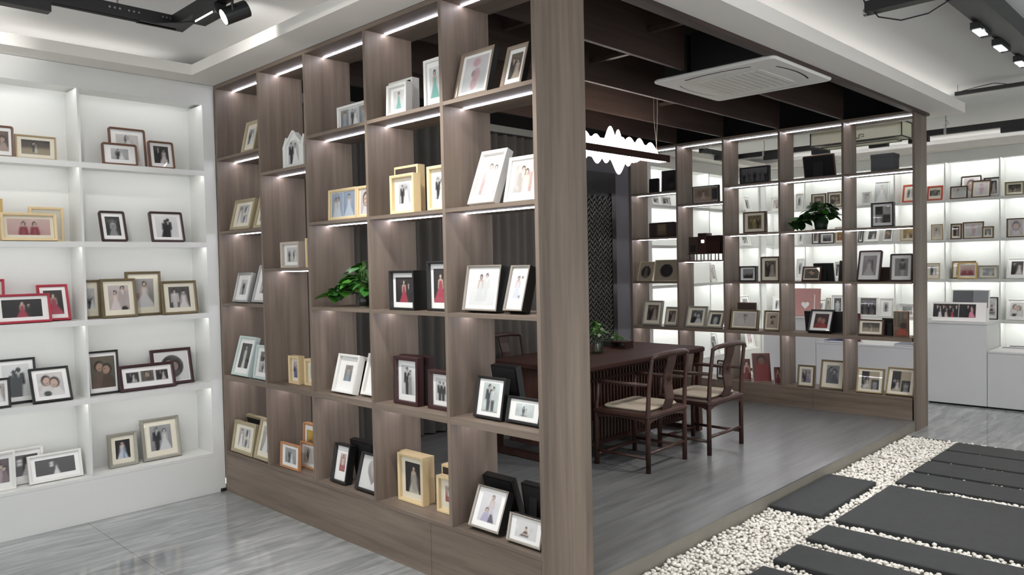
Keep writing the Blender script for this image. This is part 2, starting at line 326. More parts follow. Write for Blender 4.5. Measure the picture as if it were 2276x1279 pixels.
# ================================================================== white fitted shelving
def cabinet(label, mapf, cols, a0, a1, dep=.25, led='led_cabinet_far'):
    """cols: (lo,hi) openings along the wall; mapf(lo,hi,d0,d1)->x0,x1,y0,y1"""
    t = tag(empty('wall_cabinet', (0, 0, 0)), label, 'shelving', 'white fitted shelving')
    P = lambda n, m, lo, hi, d0, d1, z0, z1: bx(n, m, t, *mapf(lo, hi, d0, d1), z0, z1)
    P('plinth', 'white_lacquer', a0, a1, 0, .02, 0, .269); P('header', 'white_lacquer', a0, a1, 0, .02, 2.786, 2.928)
    P('back_panel', 'white_lacquer', a0, a1, dep, dep+.015, 0, 2.928); P('top_board', 'white_lacquer', a0, a1, .02, dep, 2.80, 2.82)
    edges = [a0]+[v for c in cols for v in c]+[a1]
    for k in range(0, len(edges), 2):
        lo, hi = edges[k], edges[k+1]
        P('stile' if k in (0, len(edges)-2) else 'divider', 'white_lacquer', lo, hi, 0, dep, .269, 2.786)
    for z in LZ:
        for lo, hi in cols:
            P('shelf', 'white_lacquer', lo, hi, 0, dep, z-.02, z)
            if z > .5:
                P('shelf_lip', 'white_lacquer', lo, hi, 0, .012, z-.036, z-.02); P('led_strip', led, lo+.01, hi-.01, .014, .024, z-.028, z-.0205)
    for lo, hi in cols: P('led_strip', led, lo+.01, hi-.01, .022, .034, 2.790, 2.7985)
    return t
mapY = lambda lo, hi, d0, d1: (lo, hi, YL+d0, YL+d1)
mapX = lambda lo, hi, d0, d1: (XF+d0, XF+d1, lo, hi)
cabinet('white fitted shelving on the wall beside the near bookcase', mapY, [(-1.63, -.83), (-.81, -.02), (0, .785), (.80, 1.586), (1.60, 2.394)], -1.7, 2.478, led='led_cabinet')
cabinet('white fitted shelving beyond the far bookcase, on the same wall', mapY, [(7.995, 9.375), (9.395, 10.80)], 7.88, 10.858)
cabinet('long white fitted shelving along the far wall', mapX, [(2.283+.604*k+.007, 2.283+.604*(k+1)-.007) for k in range(-4, 5)], -.2, YL+.24)
struct('trim_3', MB().box(2.44, 2.477, 5.378, 5.389, 0.0, .022), 'kick_black', label='small black corner foot strip')

# ---- white counters before the far shelves
def counter(y0, y1, h, label):
    t = tag(empty('display_counter', (9.12, (y0+y1)/2, 0)), label, 'counter', 'white display counters')
    c = (y0+y1)/2
    bx('plinth', 'kick_black', t, .03, .54, y0-c+.004, y1-c-.004, 0, .02)
    bx('body', 'counter_white', t, .018, .55, y0-c+.002, y1-c-.002, .02, h-.02)
    bx('front_panel', 'counter_white', t, 0, .017, y0-c+.002, y1-c-.002, .02, h-.022)
    bx('top', 'counter_white', t, 0, .55, y0-c+.001, y1-c-.001, h-.019, h)
counter(2.035, 2.60, .89, 'tall white counter carrying the panoramic album'); counter(1.42, 2.033, .60, 'low white counter carrying small flat frames')
counter(2.74, 3.83, .60, 'low white counter seen behind the pillar column of the far bookcase'); counter(3.832, 4.5, .89, 'tall white counter carrying the pink box')

# ================================================================== gravel and stepping stones
STN = []
def stone(x0, x1, y0, y1, label, z=.03):
    g = .006; m = MB(); n = []
    for zz, ins in ((-.03, .004), (z-.006, 0), (z, .006)):
        n.append(len(m.v)); m.v += [(x0+ins, y0+ins, zz), (x1-ins, y0+ins, zz), (x1-ins, y1-ins, zz), (x0+ins, y1-ins, zz)]
    for a, b in ((n[0], n[1]), (n[1], n[2])):
        for k in range(4): j = (k+1) % 4; m.f.append((a+k, a+j, b+j, b+k))
    m.f += [(n[0]+3, n[0]+2, n[0]+1, n[0]), (n[2], n[2]+1, n[2]+2, n[2]+3)]
    o = m.build('stepping_stone', 'slate'); tag(o, label, 'paving slab', 'dark slabs laid in the gravel'); STN.append((x0, x1, y0, y1))
Y0s, Y1s = .62, 1.825
stone(3.375, 3.665, Y0s, Y1s, 'narrow slate slab only just showing at the bottom edge of the gravel path')
stone(3.78, 4.07, Y0s, Y1s, 'second narrow slate slab before the large square slab'); stone(4.19, 4.48, Y0s, Y1s, 'narrow slate slab directly before the large square slab')
stone(4.60, 5.55, Y0s, Y1s, 'largest square slate slab in the gravel path'); stone(5.66, 5.98, Y0s, Y1s, 'narrow slate slab directly beyond the large square slab')
stone(6.05, 6.40, Y0s, Y1s, 'second narrow slate slab beyond the large square slab'); stone(6.465, 6.82, Y0s, Y1s, 'third narrow slate slab beyond the large square slab')
stone(6.87, 7.17, Y0s, Y1s, 'last narrow slate slab before the marble floor'); stone(4.60, 5.55, 1.915, 2.243, 'slate step slab against the platform riser', .034)
def ico(n):
    bm = bmesh.new(); bmesh.ops.create_icosphere(bm, subdivisions=n, radius=1); v = np.array([x.co[:] for x in bm.verts]); f = [tuple(q.index for q in p.verts) for p in bm.faces]; bm.free(); return v, f
IV, IF = ico(2); R = np.random.default_rng(3)
def lump(seed):
    r = np.random.default_rng(seed); v = IV.copy()
    for _ in range(5):
        d = r.normal(size=3); d /= np.linalg.norm(d); v *= (1+.16*r.uniform(-1, 1)*np.tanh(2*(v@d)))[:, None]
    return v
LUMPS = [lump(s) for s in range(8)]
pts = []
p_ = .0215
for gx in np.arange(2.99, 7.262, p_):
    for gy in np.arange(.47, 2.248, p_):
        x, y = gx+R.uniform(-.5, .5)*p_, gy+R.uniform(-.5, .5)*p_
        if any(a-.006 < x < b+.006 and c-.006 < y < d+.006 for a, b, c, d in STN) or not (2.95 < x < 7.262 and y < 2.243): continue
        pts.append((x, y, R.uniform(-.004, .012), R.uniform(.009, .0145)))
bed = tag(MB().box(2.60, 7.27, .45, 2.25, -.05, -.008).build('gravel_bed', 'bed_grit'), 'bed of small white pebbles around the slate slabs', 'gravel')
pts.sort(key=lambda q: (q[0]**2+q[1]**2 if q[1]/q[0] > .245 and q[0] > 3.15 else 1e3))
pm = []
for k in range(8):
    mb = MB(); mb.v = [tuple(x) for x in LUMPS[k]]; mb.f = list(IF); pm.append(mb.mesh('pebble', ('pebble', 'pebble_c', 'pebble_b', 'pebble')[k % 4], True))
for x, y, z, s in pts[:300]:
    o = link('pebble', pm[rng.randrange(8)], bed, (x, y, z)); o.scale = (s*rng.uniform(.9, 1.3), s*rng.uniform(.8, 1.1), s*rng.uniform(.6, .85)); o.rotation_euler = (rng.uniform(-.4, .4), rng.uniform(-.4, .4), rng.uniform(0, 6.28))
IV1, IF1 = ico(1)
def lump1(seed):
    r = np.random.default_rng(seed); v = IV1.copy()
    for _ in range(4):
        d = r.normal(size=3); d /= np.linalg.norm(d); v *= (1+.18*r.uniform(-1, 1)*np.tanh(2*(v@d)))[:, None]
    return v
L1 = [lump1(20+s) for s in range(10)]
rest = pts[300:]; VV = []; FF = []; f1 = np.array(IF1); n1 = len(IV1)
for k, (x, y, z, s) in enumerate(rest):
    a = R.uniform(0, 6.28); c_, s_ = math.cos(a), math.sin(a); v = L1[k % 10]*np.array([s*R.uniform(.9, 1.3), s*R.uniform(.8, 1.1), s*R.uniform(.6, .85)])
    VV.append(np.stack([v[:, 0]*c_-v[:, 1]*s_+x, v[:, 0]*s_+v[:, 1]*c_+y, v[:, 2]+z], 1)); FF.append(f1+k*n1)
me = bpy.data.meshes.new('pebbles'); VV = np.concatenate(VV); FF = np.concatenate(FF)
me.vertices.add(len(VV)); me.vertices.foreach_set('co', VV.astype(np.float32).ravel()); me.loops.add(FF.size); me.loops.foreach_set('vertex_index', FF.astype(np.int32).ravel())
me.polygons.add(len(FF)); me.polygons.foreach_set('loop_start', np.arange(0, FF.size, 3, dtype=np.int32)); me.polygons.foreach_set('loop_total', np.full(len(FF), 3, dtype=np.int32))
me.polygons.foreach_set('material_index', np.repeat(R.integers(0, 3, len(rest)), len(IF1)).astype(np.int32))
for q in ('pebble', 'pebble_b', 'pebble_c'): me.materials.append(MATS[q])
me.polygons.foreach_set('use_smooth', np.ones(len(FF), dtype=bool)); me.update(); me.validate()
po = link('pebbles', me, bed); po['kind'] = 'stuff'

# ================================================================== inside the wooden room
# ---- curtain and pelmet
m = MB(); n = 200; xs = np.linspace(2.9, 6.28, n)
for k, x in enumerate(xs):
    ph = (x-2.9)/.125*2*PI; y = 5.315+.032*math.sin(ph)+.01*math.sin(ph*.37+1)
    m.v += [(x, y, PZ+.015), (x, y, 2.875)]
for k in range(n-1): m.f.append((2*k, 2*k+2, 2*k+3, 2*k+1))
n0 = len(m.v); m.v += [(a, b+.004, c) for a, b, c in m.v[:]]
for k in range(n-1): m.f.append((n0+2*k+1, n0+2*k+3, n0+2*k+2, n0+2*k))
cu = empty('curtain', (0, 0, 0)); tag(cu, 'dark grey pleated curtain hanging along the inner wall', 'curtain')
m.build('cloth', 'curtain_cloth', cu, True)
bx('track', 'black_metal', cu, 2.9, 6.28, 5.30, 5.33, 2.872, 2.8765)
pel = tag(empty('pelmet', (0, 0, 0)), 'light grey pelmet board above the dark curtain', 'pelmet'); bx('front_board', 'pelmet', pel, 2.86, 6.32, 5.23, 5.25, 2.877, 2.942); bx('top_board', 'pelmet', pel, 2.86, 6.32, 5.25, 5.39, 2.93, 2.942)
# ---- lattice door
door = tag(empty('lattice_door', (0, 0, 0)), 'black door with woven herringbone lattice beside the grey wall', 'door')
DX0, DX1 = 6.42, 7.215
bx('panel', 'screen_black', door, DX0, DX1, 5.372, 5.388, PZ, 2.632)
bx('frame_stile', 'screen_black', door, 7.135, DX1, 5.352, 5.372, PZ, 2.632); bx('frame_stile', 'screen_black', door, DX0, 6.455, 5.352, 5.372, PZ, 2.632)
bx('frame_rail', 'screen_black', door, 6.455, 7.135, 5.352, 5.372, 2.40, 2.632); bx('frame_rail', 'screen_black', door, 6.455, 7.135, 5.352, 5.372, PZ, .30)
sl = MB().box(-.033, .033, -.004, .004, -.0085, .0085).mesh('slat', 'slat_black'); hid = MB()
for i in range(14):
    cx = 7.135-.025-.0485*i; an = (-1 if i % 2 == 0 else 1)*math.radians(42)
    for j in range(35):
        cz = .335+.059*j+(.0295 if i % 2 else 0)
        if cz > 2.37: continue
        if i < 7:
            o = link('slat', sl, door, (cx, 5.363, cz)); o.rotation_euler = (math.radians(8), an, 0)
        else:
            c_, s_ = math.cos(an), math.sin(an); q = [(-.033, -.0085), (.033, -.0085), (.033, .0085), (-.033, .0085)]
            hid.prism([(cx+x*c_+z*s_, cz-x*s_+z*c_) for x, z in q], 5.359, 5.367)
hid.build('hidden_slats', 'slat_black', door)['kind'] = 'stuff'

# ---- long table
TX0, TX1, TY0, TY1, TT = 4.22, 6.02, 3.50, 4.45, .845
tb = tag(empty('tea_table', ((TX0+TX1)/2, (TY0+TY1)/2, PZ)), 'long dark rosewood table with slatted skirt standing on the platform', 'table')
tcx, tcy = (TX0+TX1)/2, (TY0+TY1)/2; hx, hy = (TX1-TX0)/2, (TY1-TY0)/2; zt = TT-PZ
def rrect(hx, hy, r, n=5):
    return [(sx*(hx-r)+r*math.cos(a0+PI/2*k/n), sy*(hy-r)+r*math.sin(a0+PI/2*k/n)) for sx, sy, a0 in ((1, 1, 0), (-1, 1, PI/2), (-1, -1, PI), (1, -1, 1.5*PI)) for k in range(n+1)]
def slab(mb, poly, z0, z1, ch=.006):
    n = len(poly); b = len(mb.v); c = [max(abs(p[0]) for p in poly), max(abs(p[1]) for p in poly)]
    lay = [(z0, 1-ch/c[0], 1-ch/c[1]), (z0+ch, 1, 1), (z1-ch, 1, 1), (z1, 1-ch/c[0], 1-ch/c[1])]
    for z, sx, sy in lay: mb.v += [(x*sx, y*sy, z) for x, y in poly]
    for l in range(3):
        for k in range(n): j = (k+1) % n; mb.f.append((b+l*n+k, b+l*n+j, b+(l+1)*n+j, b+(l+1)*n+k))
    mb.f.append(tuple(b+k for k in range(n))[::-1]); mb.f.append(tuple(b+3*n+k for k in range(n))); return mb
slab(MB(), rrect(hx, hy, .05), zt-.042, zt, .008).build('tabletop', 'rosewood_x', tb)
for sx in (-1, 1):
    for sy in (-1, 1):
        x, y = sx*(hx-.06), sy*(hy-.055)
        MB().rail([(x+sx*.015, y, zt-.042), (x+sx*.012, y, zt-.09), (x-sx*.02, y, zt-.2), (x-sx*.028, y, .3), (x-sx*.01, y, .045)], .06, .06).build('leg', 'rosewood', tb)
    MB().rail([(sx*(hx-.07), -hy+.03, .03), (sx*(hx-.07), hy-.03, .03)], .055, .045).build('foot_rail', 'rosewood', tb)
for sy in (-1, 1):
    y = sy*(hy-.17)
    bx('skirt_rail', 'rosewood_x', tb, -hx+.12, hx-.12, y-.016, y+.016, zt-.085, zt-.043); bx('skirt_rail', 'rosewood_x', tb, -hx+.12, hx-.12, y-.016, y+.016, .10, .135)
    bx('skirt_rail', 'rosewood_x', tb, -hx+.12, hx-.12, y-.013, y+.013, zt-.155, zt-.135)
    sm = MB().box(-.008, .008, -.008, .008, 0, zt-.085-.135).mesh('slat', 'rosewood'); k = -hx+.15
    while k < hx-.14: link('slat', sm, tb, (k, y, .135)); k += .042
for sx in (-1, 1): bx('skirt_stile', 'rosewood', tb, sx*(hx-.125)-.015, sx*(hx-.125)+.015, -hy+.15, hy-.15, .10, zt-.043)

# ---- armchairs (low back, bent splat, woven seat pad)
def make_chair():
    t = empty('armchair', (0, 0, 0)); w, d, sh, bh, ah = .255, .225, .405, .83, .62      # local: back at -y, front at +y, origin on floor
    mt = 'rosewood'
    for sx in (-1, 1):
        MB().tube([(sx*w, -d, 0), (sx*w, -d, sh), (sx*(w-.003), -d-.012, sh+.2), (sx*(w-.008), -d-.035, bh-.03), (sx*(w-.012), -d-.036, bh)], [.019, .018, .016, .015, .015], 8).build('rear_leg', mt, t, True)
        MB().tube([(sx*w, d, 0), (sx*w, d, sh), (sx*(w-.004), d-.012, sh+.1), (sx*(w-.004), d-.02, ah)], [.019, .018, .015, .015], 8).build('front_leg', mt, t, True)
        MB().tube([(sx*(w-.004), d-.02, ah), (sx*(w-.002), d-.08, ah+.006), (sx*(w-.002), -.05, ah+.004), (sx*(w-.004), -d-.02, ah+.012)], [.013, .015, .014, .013], 8).build('armrest', mt, t, True)
        MB().tube([(sx*w, -d, .105), (sx*w, d, .105)], .012, 8).build('stretcher', mt, t, True)
        # curved brackets under the side rail
        pl_ = [(-d+.02, sh-.02), (-d+.02, sh-.055), (-d+.06, sh-.04), (-.08, sh-.03), (.08, sh-.03), (d-.06, sh-.04), (d-.02, sh-.055), (d-.02, sh-.02)]
        m = MB(); n = len(pl_); m.v = [(sx*w-.006, y, z) for y, z in pl_]+[(sx*w+.006, y, z) for y, z in pl_]
        m.f = [tuple(range(n)), tuple(range(2*n-1, n-1, -1))]+[(k, n+k, n+(k+1) % n, (k+1) % n) for k in range(n)]; m.build('apron', mt, t)
    for y, z in ((-d, .14), (d, .075)): MB().tube([(-w, y, z), (w, y, z)], .013, 8).build('stretcher', mt, t, True)
    for y in (-d, d):
        pl_ = [(-w+.02, sh-.02), (-w+.02, sh-.055), (-w+.07, sh-.04), (-.1, sh-.03), (.1, sh-.03), (w-.07, sh-.04), (w-.02, sh-.055), (w-.02, sh-.02)]
        MB().prism(pl_, y-.006, y+.006).build('apron', mt, t)
    slab(MB(), rrect(w+.024, d+.024, .03), sh-.02, sh+.02, .012).build('seat_frame', mt, t)
    slab(MB(), rrect(w-.03, d-.028, .05), sh+.021, sh+.045, .01).build('seat_pad', 'cushion', t)
    # crest rail with a slight bow
    MB().tube([(-(w+.0), -d-.036, bh-.012), (-(w-.05), -d-.043, bh+.006), (-.1, -d-.055, bh+.014), (.1, -d-.055, bh+.014), (w-.05, -d-.043, bh+.006), (w, -d-.036, bh-.012)], [.015, .018, .02, .02, .018, .015], 8).build('crest_rail', mt, t, True)
    m = MB(); pr = [(0, sh+.018), (-.006, sh+.1), (.012, sh+.2), (.006, sh+.28), (-.02, sh+.36), (-.032, bh+.01)]
    for k, (dy, z) in enumerate(pr):
        hw = .062 if k in (0, 5) else .055; y = -d-.022+dy if k else -d+.0
        m.v += [(-hw, y-.006, z), (hw, y-.006, z), (hw, y+.006, z), (-hw, y+.006, z)]
    for k in range(len(pr)-1):
        for q in range(4): a, b = 4*k+q, 4*k+(q+1) % 4; m.f.append((a, b, b+4, a+4))
    m.f += [(3, 2, 1, 0), tuple(4*(len(pr)-1)+q for q in range(4))]
    sp = m.build('splat', mt, t)
    MB().tube([(-.018, -d-.03, sh+.245), (0, -d-.032, sh+.262), (.018, -d-.03, sh+.245), (0, -d-.028, sh+.228), (-.018, -d-.03, sh+.245)], .004, 6).build('carved_motif', 'rosewood_x', sp, True)
    return t
ch = make_chair()
for k, (x, y, a, lab) in enumerate(((4.775, 3.345, 2, 'rosewood armchair with beige pad beside the near bookcase end panel'), (5.51, 3.27, 0, 'rosewood armchair with beige pad beside the table end, away from the near bookcase'), (5.12, 4.86, 183, 'rosewood armchair across the table in front of the curtain'))):
    o = ch if k == 0 else copy_tree(ch); o.location = (x, y, PZ); o.rotation_euler = (0, 0, math.radians(a)); tag(o, lab, 'chair', 'rosewood armchairs around the table')

# ---- plants
def leaf_mesh(name, L, Wd, mat, droop=.25, n=5):
    m = MB()
    for k in range(n+1):
        s = k/n; w = Wd*(math.sin(PI*min(1, s*.82+.18))**.8)*(1 if s < .98 else .15); z = -droop*L*s*s
        if k == n: w = .0008
        m.v += [(-w, L*s-(.12*L if k == 0 else 0), z-.02*L+.10*w), (0, L*s, z-.02*L-.06*w), (w, L*s-(.12*L if k == 0 else 0), z-.02*L+.10*w)]
    for k in range(n):
        a = 3*k; m.f += [(a, a+1, a+4, a+3), (a+1, a+2, a+5, a+4)]
    return m.mesh(name, mat, True)
LEAF = [leaf_mesh('leaf', 1, .42, q) for q in ('leaf_green', 'leaf_light', 'leaf_dark')]
def foliage(t, c, spread, height, nleaf, size, mats, ylim=None, seed=1, trail=None, xlim=None):
    r = random.Random(seed)
    for k in range(nleaf):
        an = r.uniform(0, 2*PI); rr = math.sqrt(r.random()); hh = r.random()
        bx_, by, bz = c[0]+rr*spread[0]*math.cos(an), c[1]+rr*spread[1]*math.sin(an), c[2]+height*(1-rr*.8)*(.3+.7*hh)
        if trail and k % 3 == 0: by, bz = c[1]+trail*rr, c[2]+height*.35*(1-rr)-.02*rr
        s = size*r.uniform(.6, 1.1)
        if xlim: bx_ = min(max(bx_, xlim[0]+.02), xlim[1]-.02)
        if ylim: by = min(max(by, ylim[0]+.02), ylim[1]-.02)
        face = an+r.uniform(-.7, .7)
        if xlim and (bx_+s*math.cos(face) > xlim[1] or bx_+s*math.cos(face) < xlim[0]): face = PI-face
        if ylim and (by+s*math.sin(face) > ylim[1] or by+s*math.sin(face) < ylim[0]): face = -face
        MB().tube([(c[0]*.9+bx_*.1, c[1]*.9+by*.1, c[2]), ((c[0]+bx_)/2, (c[1]+by)/2, max(c[2], bz)+.01), (bx_, by, bz)], .0016, 5, False).build('stem', 'stem_green', t)
        o = link('leaf', LEAF[r.choice(mats)], t, (bx_, by, bz)); o.scale = (s, s, s); o.rotation_euler = (r.uniform(-.5, .25), r.uniform(-.4, .4), face-PI/2)
# pothos on the near bookcase (origin at pot base)
def pothos(loc, label, glass, mats, kw, potr=.055, poth=.085):
    t = tag(empty('potted_plant', loc), label, 'plant', 'trailing pothos plants')
    MB().lathe([(potr*.72, 0), (potr*.8, .004), (potr, poth), (potr-.004, poth), (potr*.76, .008), (0.001, .008)], seg=20).build('pot', 'vase_glass' if glass else 'pot_dark', t, True)
    MB().lathe([(potr*.7, .01), (potr*.82, poth*.72), (.001, poth*.75)], seg=16).build('soil', 'soil', t, True)
    foliage(t, (0, 0, poth), **kw); return t
pothos((2.63, 3.79, 1.37), 'green trailing plant in a clear pot on the near bookcase', True, None, dict(spread=(.10, .17), height=.30, nleaf=95, size=.095, mats=(0, 0, 2, 1), ylim=(-.23, .34), xlim=(-.14, .17), seed=5, trail=.28))
pothos((7.70, 3.17, 1.885), 'dark trailing plant in a dark pot on the far bookcase', False, None, dict(spread=(.11, .20), height=.26, nleaf=130, size=.11, mats=(2, 2, 2, 0), ylim=(-.22, .33), xlim=(-.15, .14), seed=9, trail=.28), .07, .10)
# table vase
vs = tag(empty('flower_vase', (5.09, 3.99, TT)), 'clear glass vase of leafy green stems on the table', 'vase')
MB().lathe([(.042, 0), (.045, .004), (.045, .165), (.043, .165), (.043, .008), (.001, .008)], seg=24).build('glass', 'vase_glass', vs, True)
foliage(vs, (0, 0, .15), (.07, .09), .17, 38, .05, (0, 1, 1, 2), seed=3)
bn = tag(empty('bonsai_tray', (5.62, 4.2, TT)), 'small dark mossy planter on the table behind the vase', 'planter')
bx('tray', 'pot_dark', bn, -.09, .09, -.12, .12, 0, .045); foliage(bn, (0, 0, .05), (.07, .10), .09, 36, .035, (2, 2, 2), seed=8)
ty = tag(empty('wooden_stand', (5.5, 4.02, TT)), 'small dark wooden stand on the table beside the planter', 'stand')
bx('top', 'rosewood_x', ty, -.06, .06, -.06, .10, .052, .062); bx('side', 'rosewood_x', ty, -.06, .06, -.06, -.05, 0, .052); bx('side', 'rosewood_x', ty, -.06, .06, .09, .10, 0, .052); bx('base', 'rosewood_x', ty, -.06, .06, -.05, .09, .004, .012)

# ---- pendant lamp: dark bar carrying lit acrylic mountains
PX0, PX1, PY, PZB = 4.62, 6.08, 3.95, 2.52
pd = tag(empty('pendant_lamp', (5.35, PY, PZB)), 'lit pendant bar with white acrylic mountain silhouettes over the table', 'lamp')
hl = (PX1-PX0)/2
for sy in (-1, 1): bx('bar_side', 'rosewood_x', pd, -hl, hl, sy*.055-.006, sy*.055+.006, -.005, .055)
for sx in (-1, 1): bx('bar_end', 'rosewood_x', pd, sx*(hl-.006)-.006, sx*(hl-.006)+.006, -.061, .061, -.005, .055)
bx('diffuser', 'pendant_bar_light', pd, -hl+.012, hl-.012, -.049, .049, .0, .03)
def ridge(peaks, x0, x1, base, sgn, low, n=90):
    """outline of hills: peaks (x, height, half width)"""
    top = []
    for k in range(n+1):
        x = x0+(x1-x0)*k/n; z = max([low*max(0, min(1, (x-x0)/.05, (x1-x)/.08))+.004]+[h*math.exp(-((x-c)/(w*1.35))**2) for c, h, w in peaks]); top.append((x, base+sgn*z))
    return top
def plate(name, peaks, x0, x1, y, base, sgn, mat, low):
    top = ridge(peaks, x0, x1, base, sgn, low); m = MB(); n = len(top)
    for dy in (-.003, .003): m.v += [(x, y+dy, z) for x, z in top]+[(x, y+dy, base) for x, z in top]
    for k in range(n-1):
        m.f += [(k, k+1, n+k+1, n+k), (2*n+k, 3*n+k, 3*n+k+1, 2*n+k+1), (k, 2*n+k, 2*n+k+1, k+1)]
    return m.build(name, mat, pd)
plate('acrylic_hill', [(-.64, .11, .08), (-.5, .16, .08), (-.31, .12, .07), (-.113, .205, .066), (.052, .13, .07), (.16, .14, .085), (.31, .145, .075), (.48, .125, .08)], -.70, .62, -.02, .03, 1, 'acrylic', .088)
plate('acrylic_hill', [(-.55, .10, .09), (-.40, .14, .07), (-.245, .115, .06), (-.05, .11, .08), (.052, .20, .05), (.22, .12, .06), (.36, .11, .07), (.47, .10, .06)], -.69, .60, .02, .03, 1, 'acrylic', .08)
plate('acrylic_reflection', [(-.5, .12, .07), (-.275, .09, .055), (-.153, .078, .045), (.022, .162, .07), (.16, .082, .045), (.24, .045, .04)], -.69, .36, 0, -.0, -1, 'acrylic_clear', .035)
for sx in (-1, 1): MB().tube([(sx*(hl-.13), 0, .05), (sx*(hl-.1), 0, .45), (sx*(hl-.1), 0, 3.459-PZB)], .0025, 6).build('wire', 'wire', pd)
MB().tube([(hl-.08, .02, .05), (hl-.13, .02, .4), (hl-.12, .02, 3.459-PZB)], .0018, 6).build('wire', 'wire', pd)

# ---- ceiling cassette air conditioner
ac = tag(empty('air_conditioner', (5.18, 2.69, 2.9)), 'white ceiling cassette air conditioner hanging at the platform opening', 'air conditioner')
slab(MB(), rrect(.47, .462, .04), -.012, .014, .008).build('panel', 'ac_white', ac)
bx('body', 'black_metal', ac, -.40, .40, -.375, .185, .014, .30); bx('body', 'black_metal', ac, -.40, .40, .215, .40, .014, .30)
slab(MB(), rrect(.27, .27, .02), -.020, -.0125, .003).build('grille', 'ac_grille', ac)
for k in range(11): bx('grille_bar', 'ac_white', ac, -.26, .26, -.25+.05*k-.003, -.25+.05*k+.003, -.0220, -.0205)
for k in range(4):
    a = PI/2*k; e_ = empty('louver_unit')
    COL.objects.unlink(e_); bpy.data.objects.remove(e_)
    m = MB(); arc = [(x, .365+.03*(1-(x/.25)**2)) for x in np.linspace(-.25, .25, 13)]
    c_, s_ = math.cos(a), math.sin(a); rot = lambda x, y: (x*c_-y*s_, x*s_+y*c_)
    def strip(off0, off1, z0, z1, name, mat):
        m = MB(); n = len(arc)
        for z in (z0, z1):
            for o_ in (off0, off1): m.v += [(*rot(x, y+o_), z) for x, y in arc]
        for j in range(n-1): m.f += [(j, j+1, n+j+1, n+j), (2*n+j, 3*n+j, 3*n+j+1, 2*n+j+1), (j, 2*n+j, 2*n+j+1, j+1), (n+j, n+j+1, 3*n+j+1, 3*n+j)]
        m.f += [(0, n, 3*n, 2*n), (n-1, 3*n-1, 4*n-1, 2*n-1)]
        m.build(name, mat, ac)
    strip(-.062, -.002, -.0145, -.0125, 'louver', 'ac_white'); strip(0, .012 if k in (1, 2) else .007, -.0135, -.0118, 'slot', 'slot_black')

# ---- hanging cloth lantern in the rear aisle
ln = tag(empty('hanging_lantern', (8.30, 3.0, 2.80)), 'pale green rectangular cloth lantern with black fretwork hanging behind the far bookcase', 'lantern')
lx, ly, lz = .16, .455, .155
bx('cloth_body', 'lantern_paper', ln, -lx+.004, lx-.004, -ly+.004, ly-.004, .004, lz-.004)
for sx in (-1, 1):
    for z in (0, lz): bx('frame_bar', 'black_metal', ln, sx*lx-.005, sx*lx+.005, -ly-.005, ly+.005, z-.005, z+.005)
    for sy in (-1, 1): bx('frame_bar', 'black_metal', ln, sx*lx-.005, sx*lx+.005, sy*ly-.005, sy*ly+.005, .005, lz-.005)
for sy in (-1, 1):
    for z in (0, lz): bx('frame_bar', 'black_metal', ln, -lx+.005, lx-.005, sy*ly-.005, sy*ly+.005, z-.005, z+.005)
bx('lower_ring', 'lantern_paper', ln, -lx*.6, lx*.6, -ly*.8, ly*.8, -.022, -.006); 
for sx in (-1, 1): bx('frame_bar', 'black_metal', ln, sx*lx*.62-.004, sx*lx*.62+.004, -ly*.82, ly*.82, -.026, -.018)
for sy in (-1, 1): bx('frame_bar', 'black_metal', ln, -lx*.62, lx*.62, sy*ly*.82-.004, sy*ly*.82+.004, -.026, -.018)
for sy in (-1, 1):      # fret ornament on the face turned to the room
    MB().rail([(-lx-.008, sy*.015, .022), (-lx-.008, sy*.05, .022), (-lx-.008, sy*.05, .06), (-lx-.008, sy*.095, .06), (-lx-.008, sy*.095, .035), (-lx-.008, sy*.075, .035)], .006, .006).build('fret', 'black_metal', ln)
MB().rail([(-lx-.008, -.03, .03), (-lx-.008, .03, .03)], .006, .006).build('fret', 'black_metal', ln)
for sy in (-1, 1): MB().tube([(0, sy*.3, lz), (0, sy*.3, 3.119-2.80)], .003, 6).build('wire', 'cable_black', ln)

# ---- track lights
def track(label, loc): return tag(empty('track_light', loc), label, 'track light', 'black ceiling track lights')
def bar(t, x0, x1, y0, y1, z0, z1, name='rail'): return bx(name, 'black_metal', t, x0, x1, y0, y1, z0, z1)
def can(t, p, aim, r=.038, L=.13):
    p = Vector(p); d = (Vector(aim)-p).normalized(); a = p-d*L/2; b = p+d*L/2
    h = MB().tube([a, b], r, 18).build('spot_can', 'black_metal', t, False)
    MB().tube([b-d*.002, b+d*.0015], r*.86, 18).build('lamp_face', 'lamp_face', h)
    return b
# corner track over the walkway
t = track('black corner ceiling track with a cylinder spotlight above the white corner cabinet', (1.78, 4.31, 2.95))
bar(t, -2.6, .05, -.03, .03, 0, .062); bar(t, -.03, .03, -2.6, -.03, 0, .062, 'rail'); bx('rail_groove', 'slot_black', t, -2.6, .0, -.012, .012, -.004, 0)
m = MB(); m.v = [(-.2, -.03, -.004), (.05, .03, -.004), (.03, -.2, -.004), (-.03, -.12, -.004), (-.12, -.03, -.004), (-.2, .03, -.004)]; m.f = [(0, 4, 3, 2, 1, 5)]; m.v += [(a, b, .0) for a, b, c in m.v]; m.f += [(6, 11, 7, 8, 9, 10)]
for a, b in ((0, 4), (4, 3), (3, 2), (2, 1), (1, 5), (5, 0)): m.f.append((a, b, b+6, a+6))
m.build('corner_plate', 'black_plastic', t)
bx('box_lamp', 'black_plastic', t, -.90, -.62, -.032, .032, -.05, -.001); bx('box_lamp', 'black_plastic', t, -.032, .032, -.55, -.30, -.05, -.001)
bx('led_row', 'led_module', t, -.0335, -.0325, -.53, -.33, -.048, -.040)
for k in range(6): MB().tube([(-.35+.025*k+(.02 if k > 2 else 0), -.031, .035), (-.35+.025*k+(.02 if k > 2 else 0), -.0335, .035)], .006, 10).build('rivet', 'steel', t)
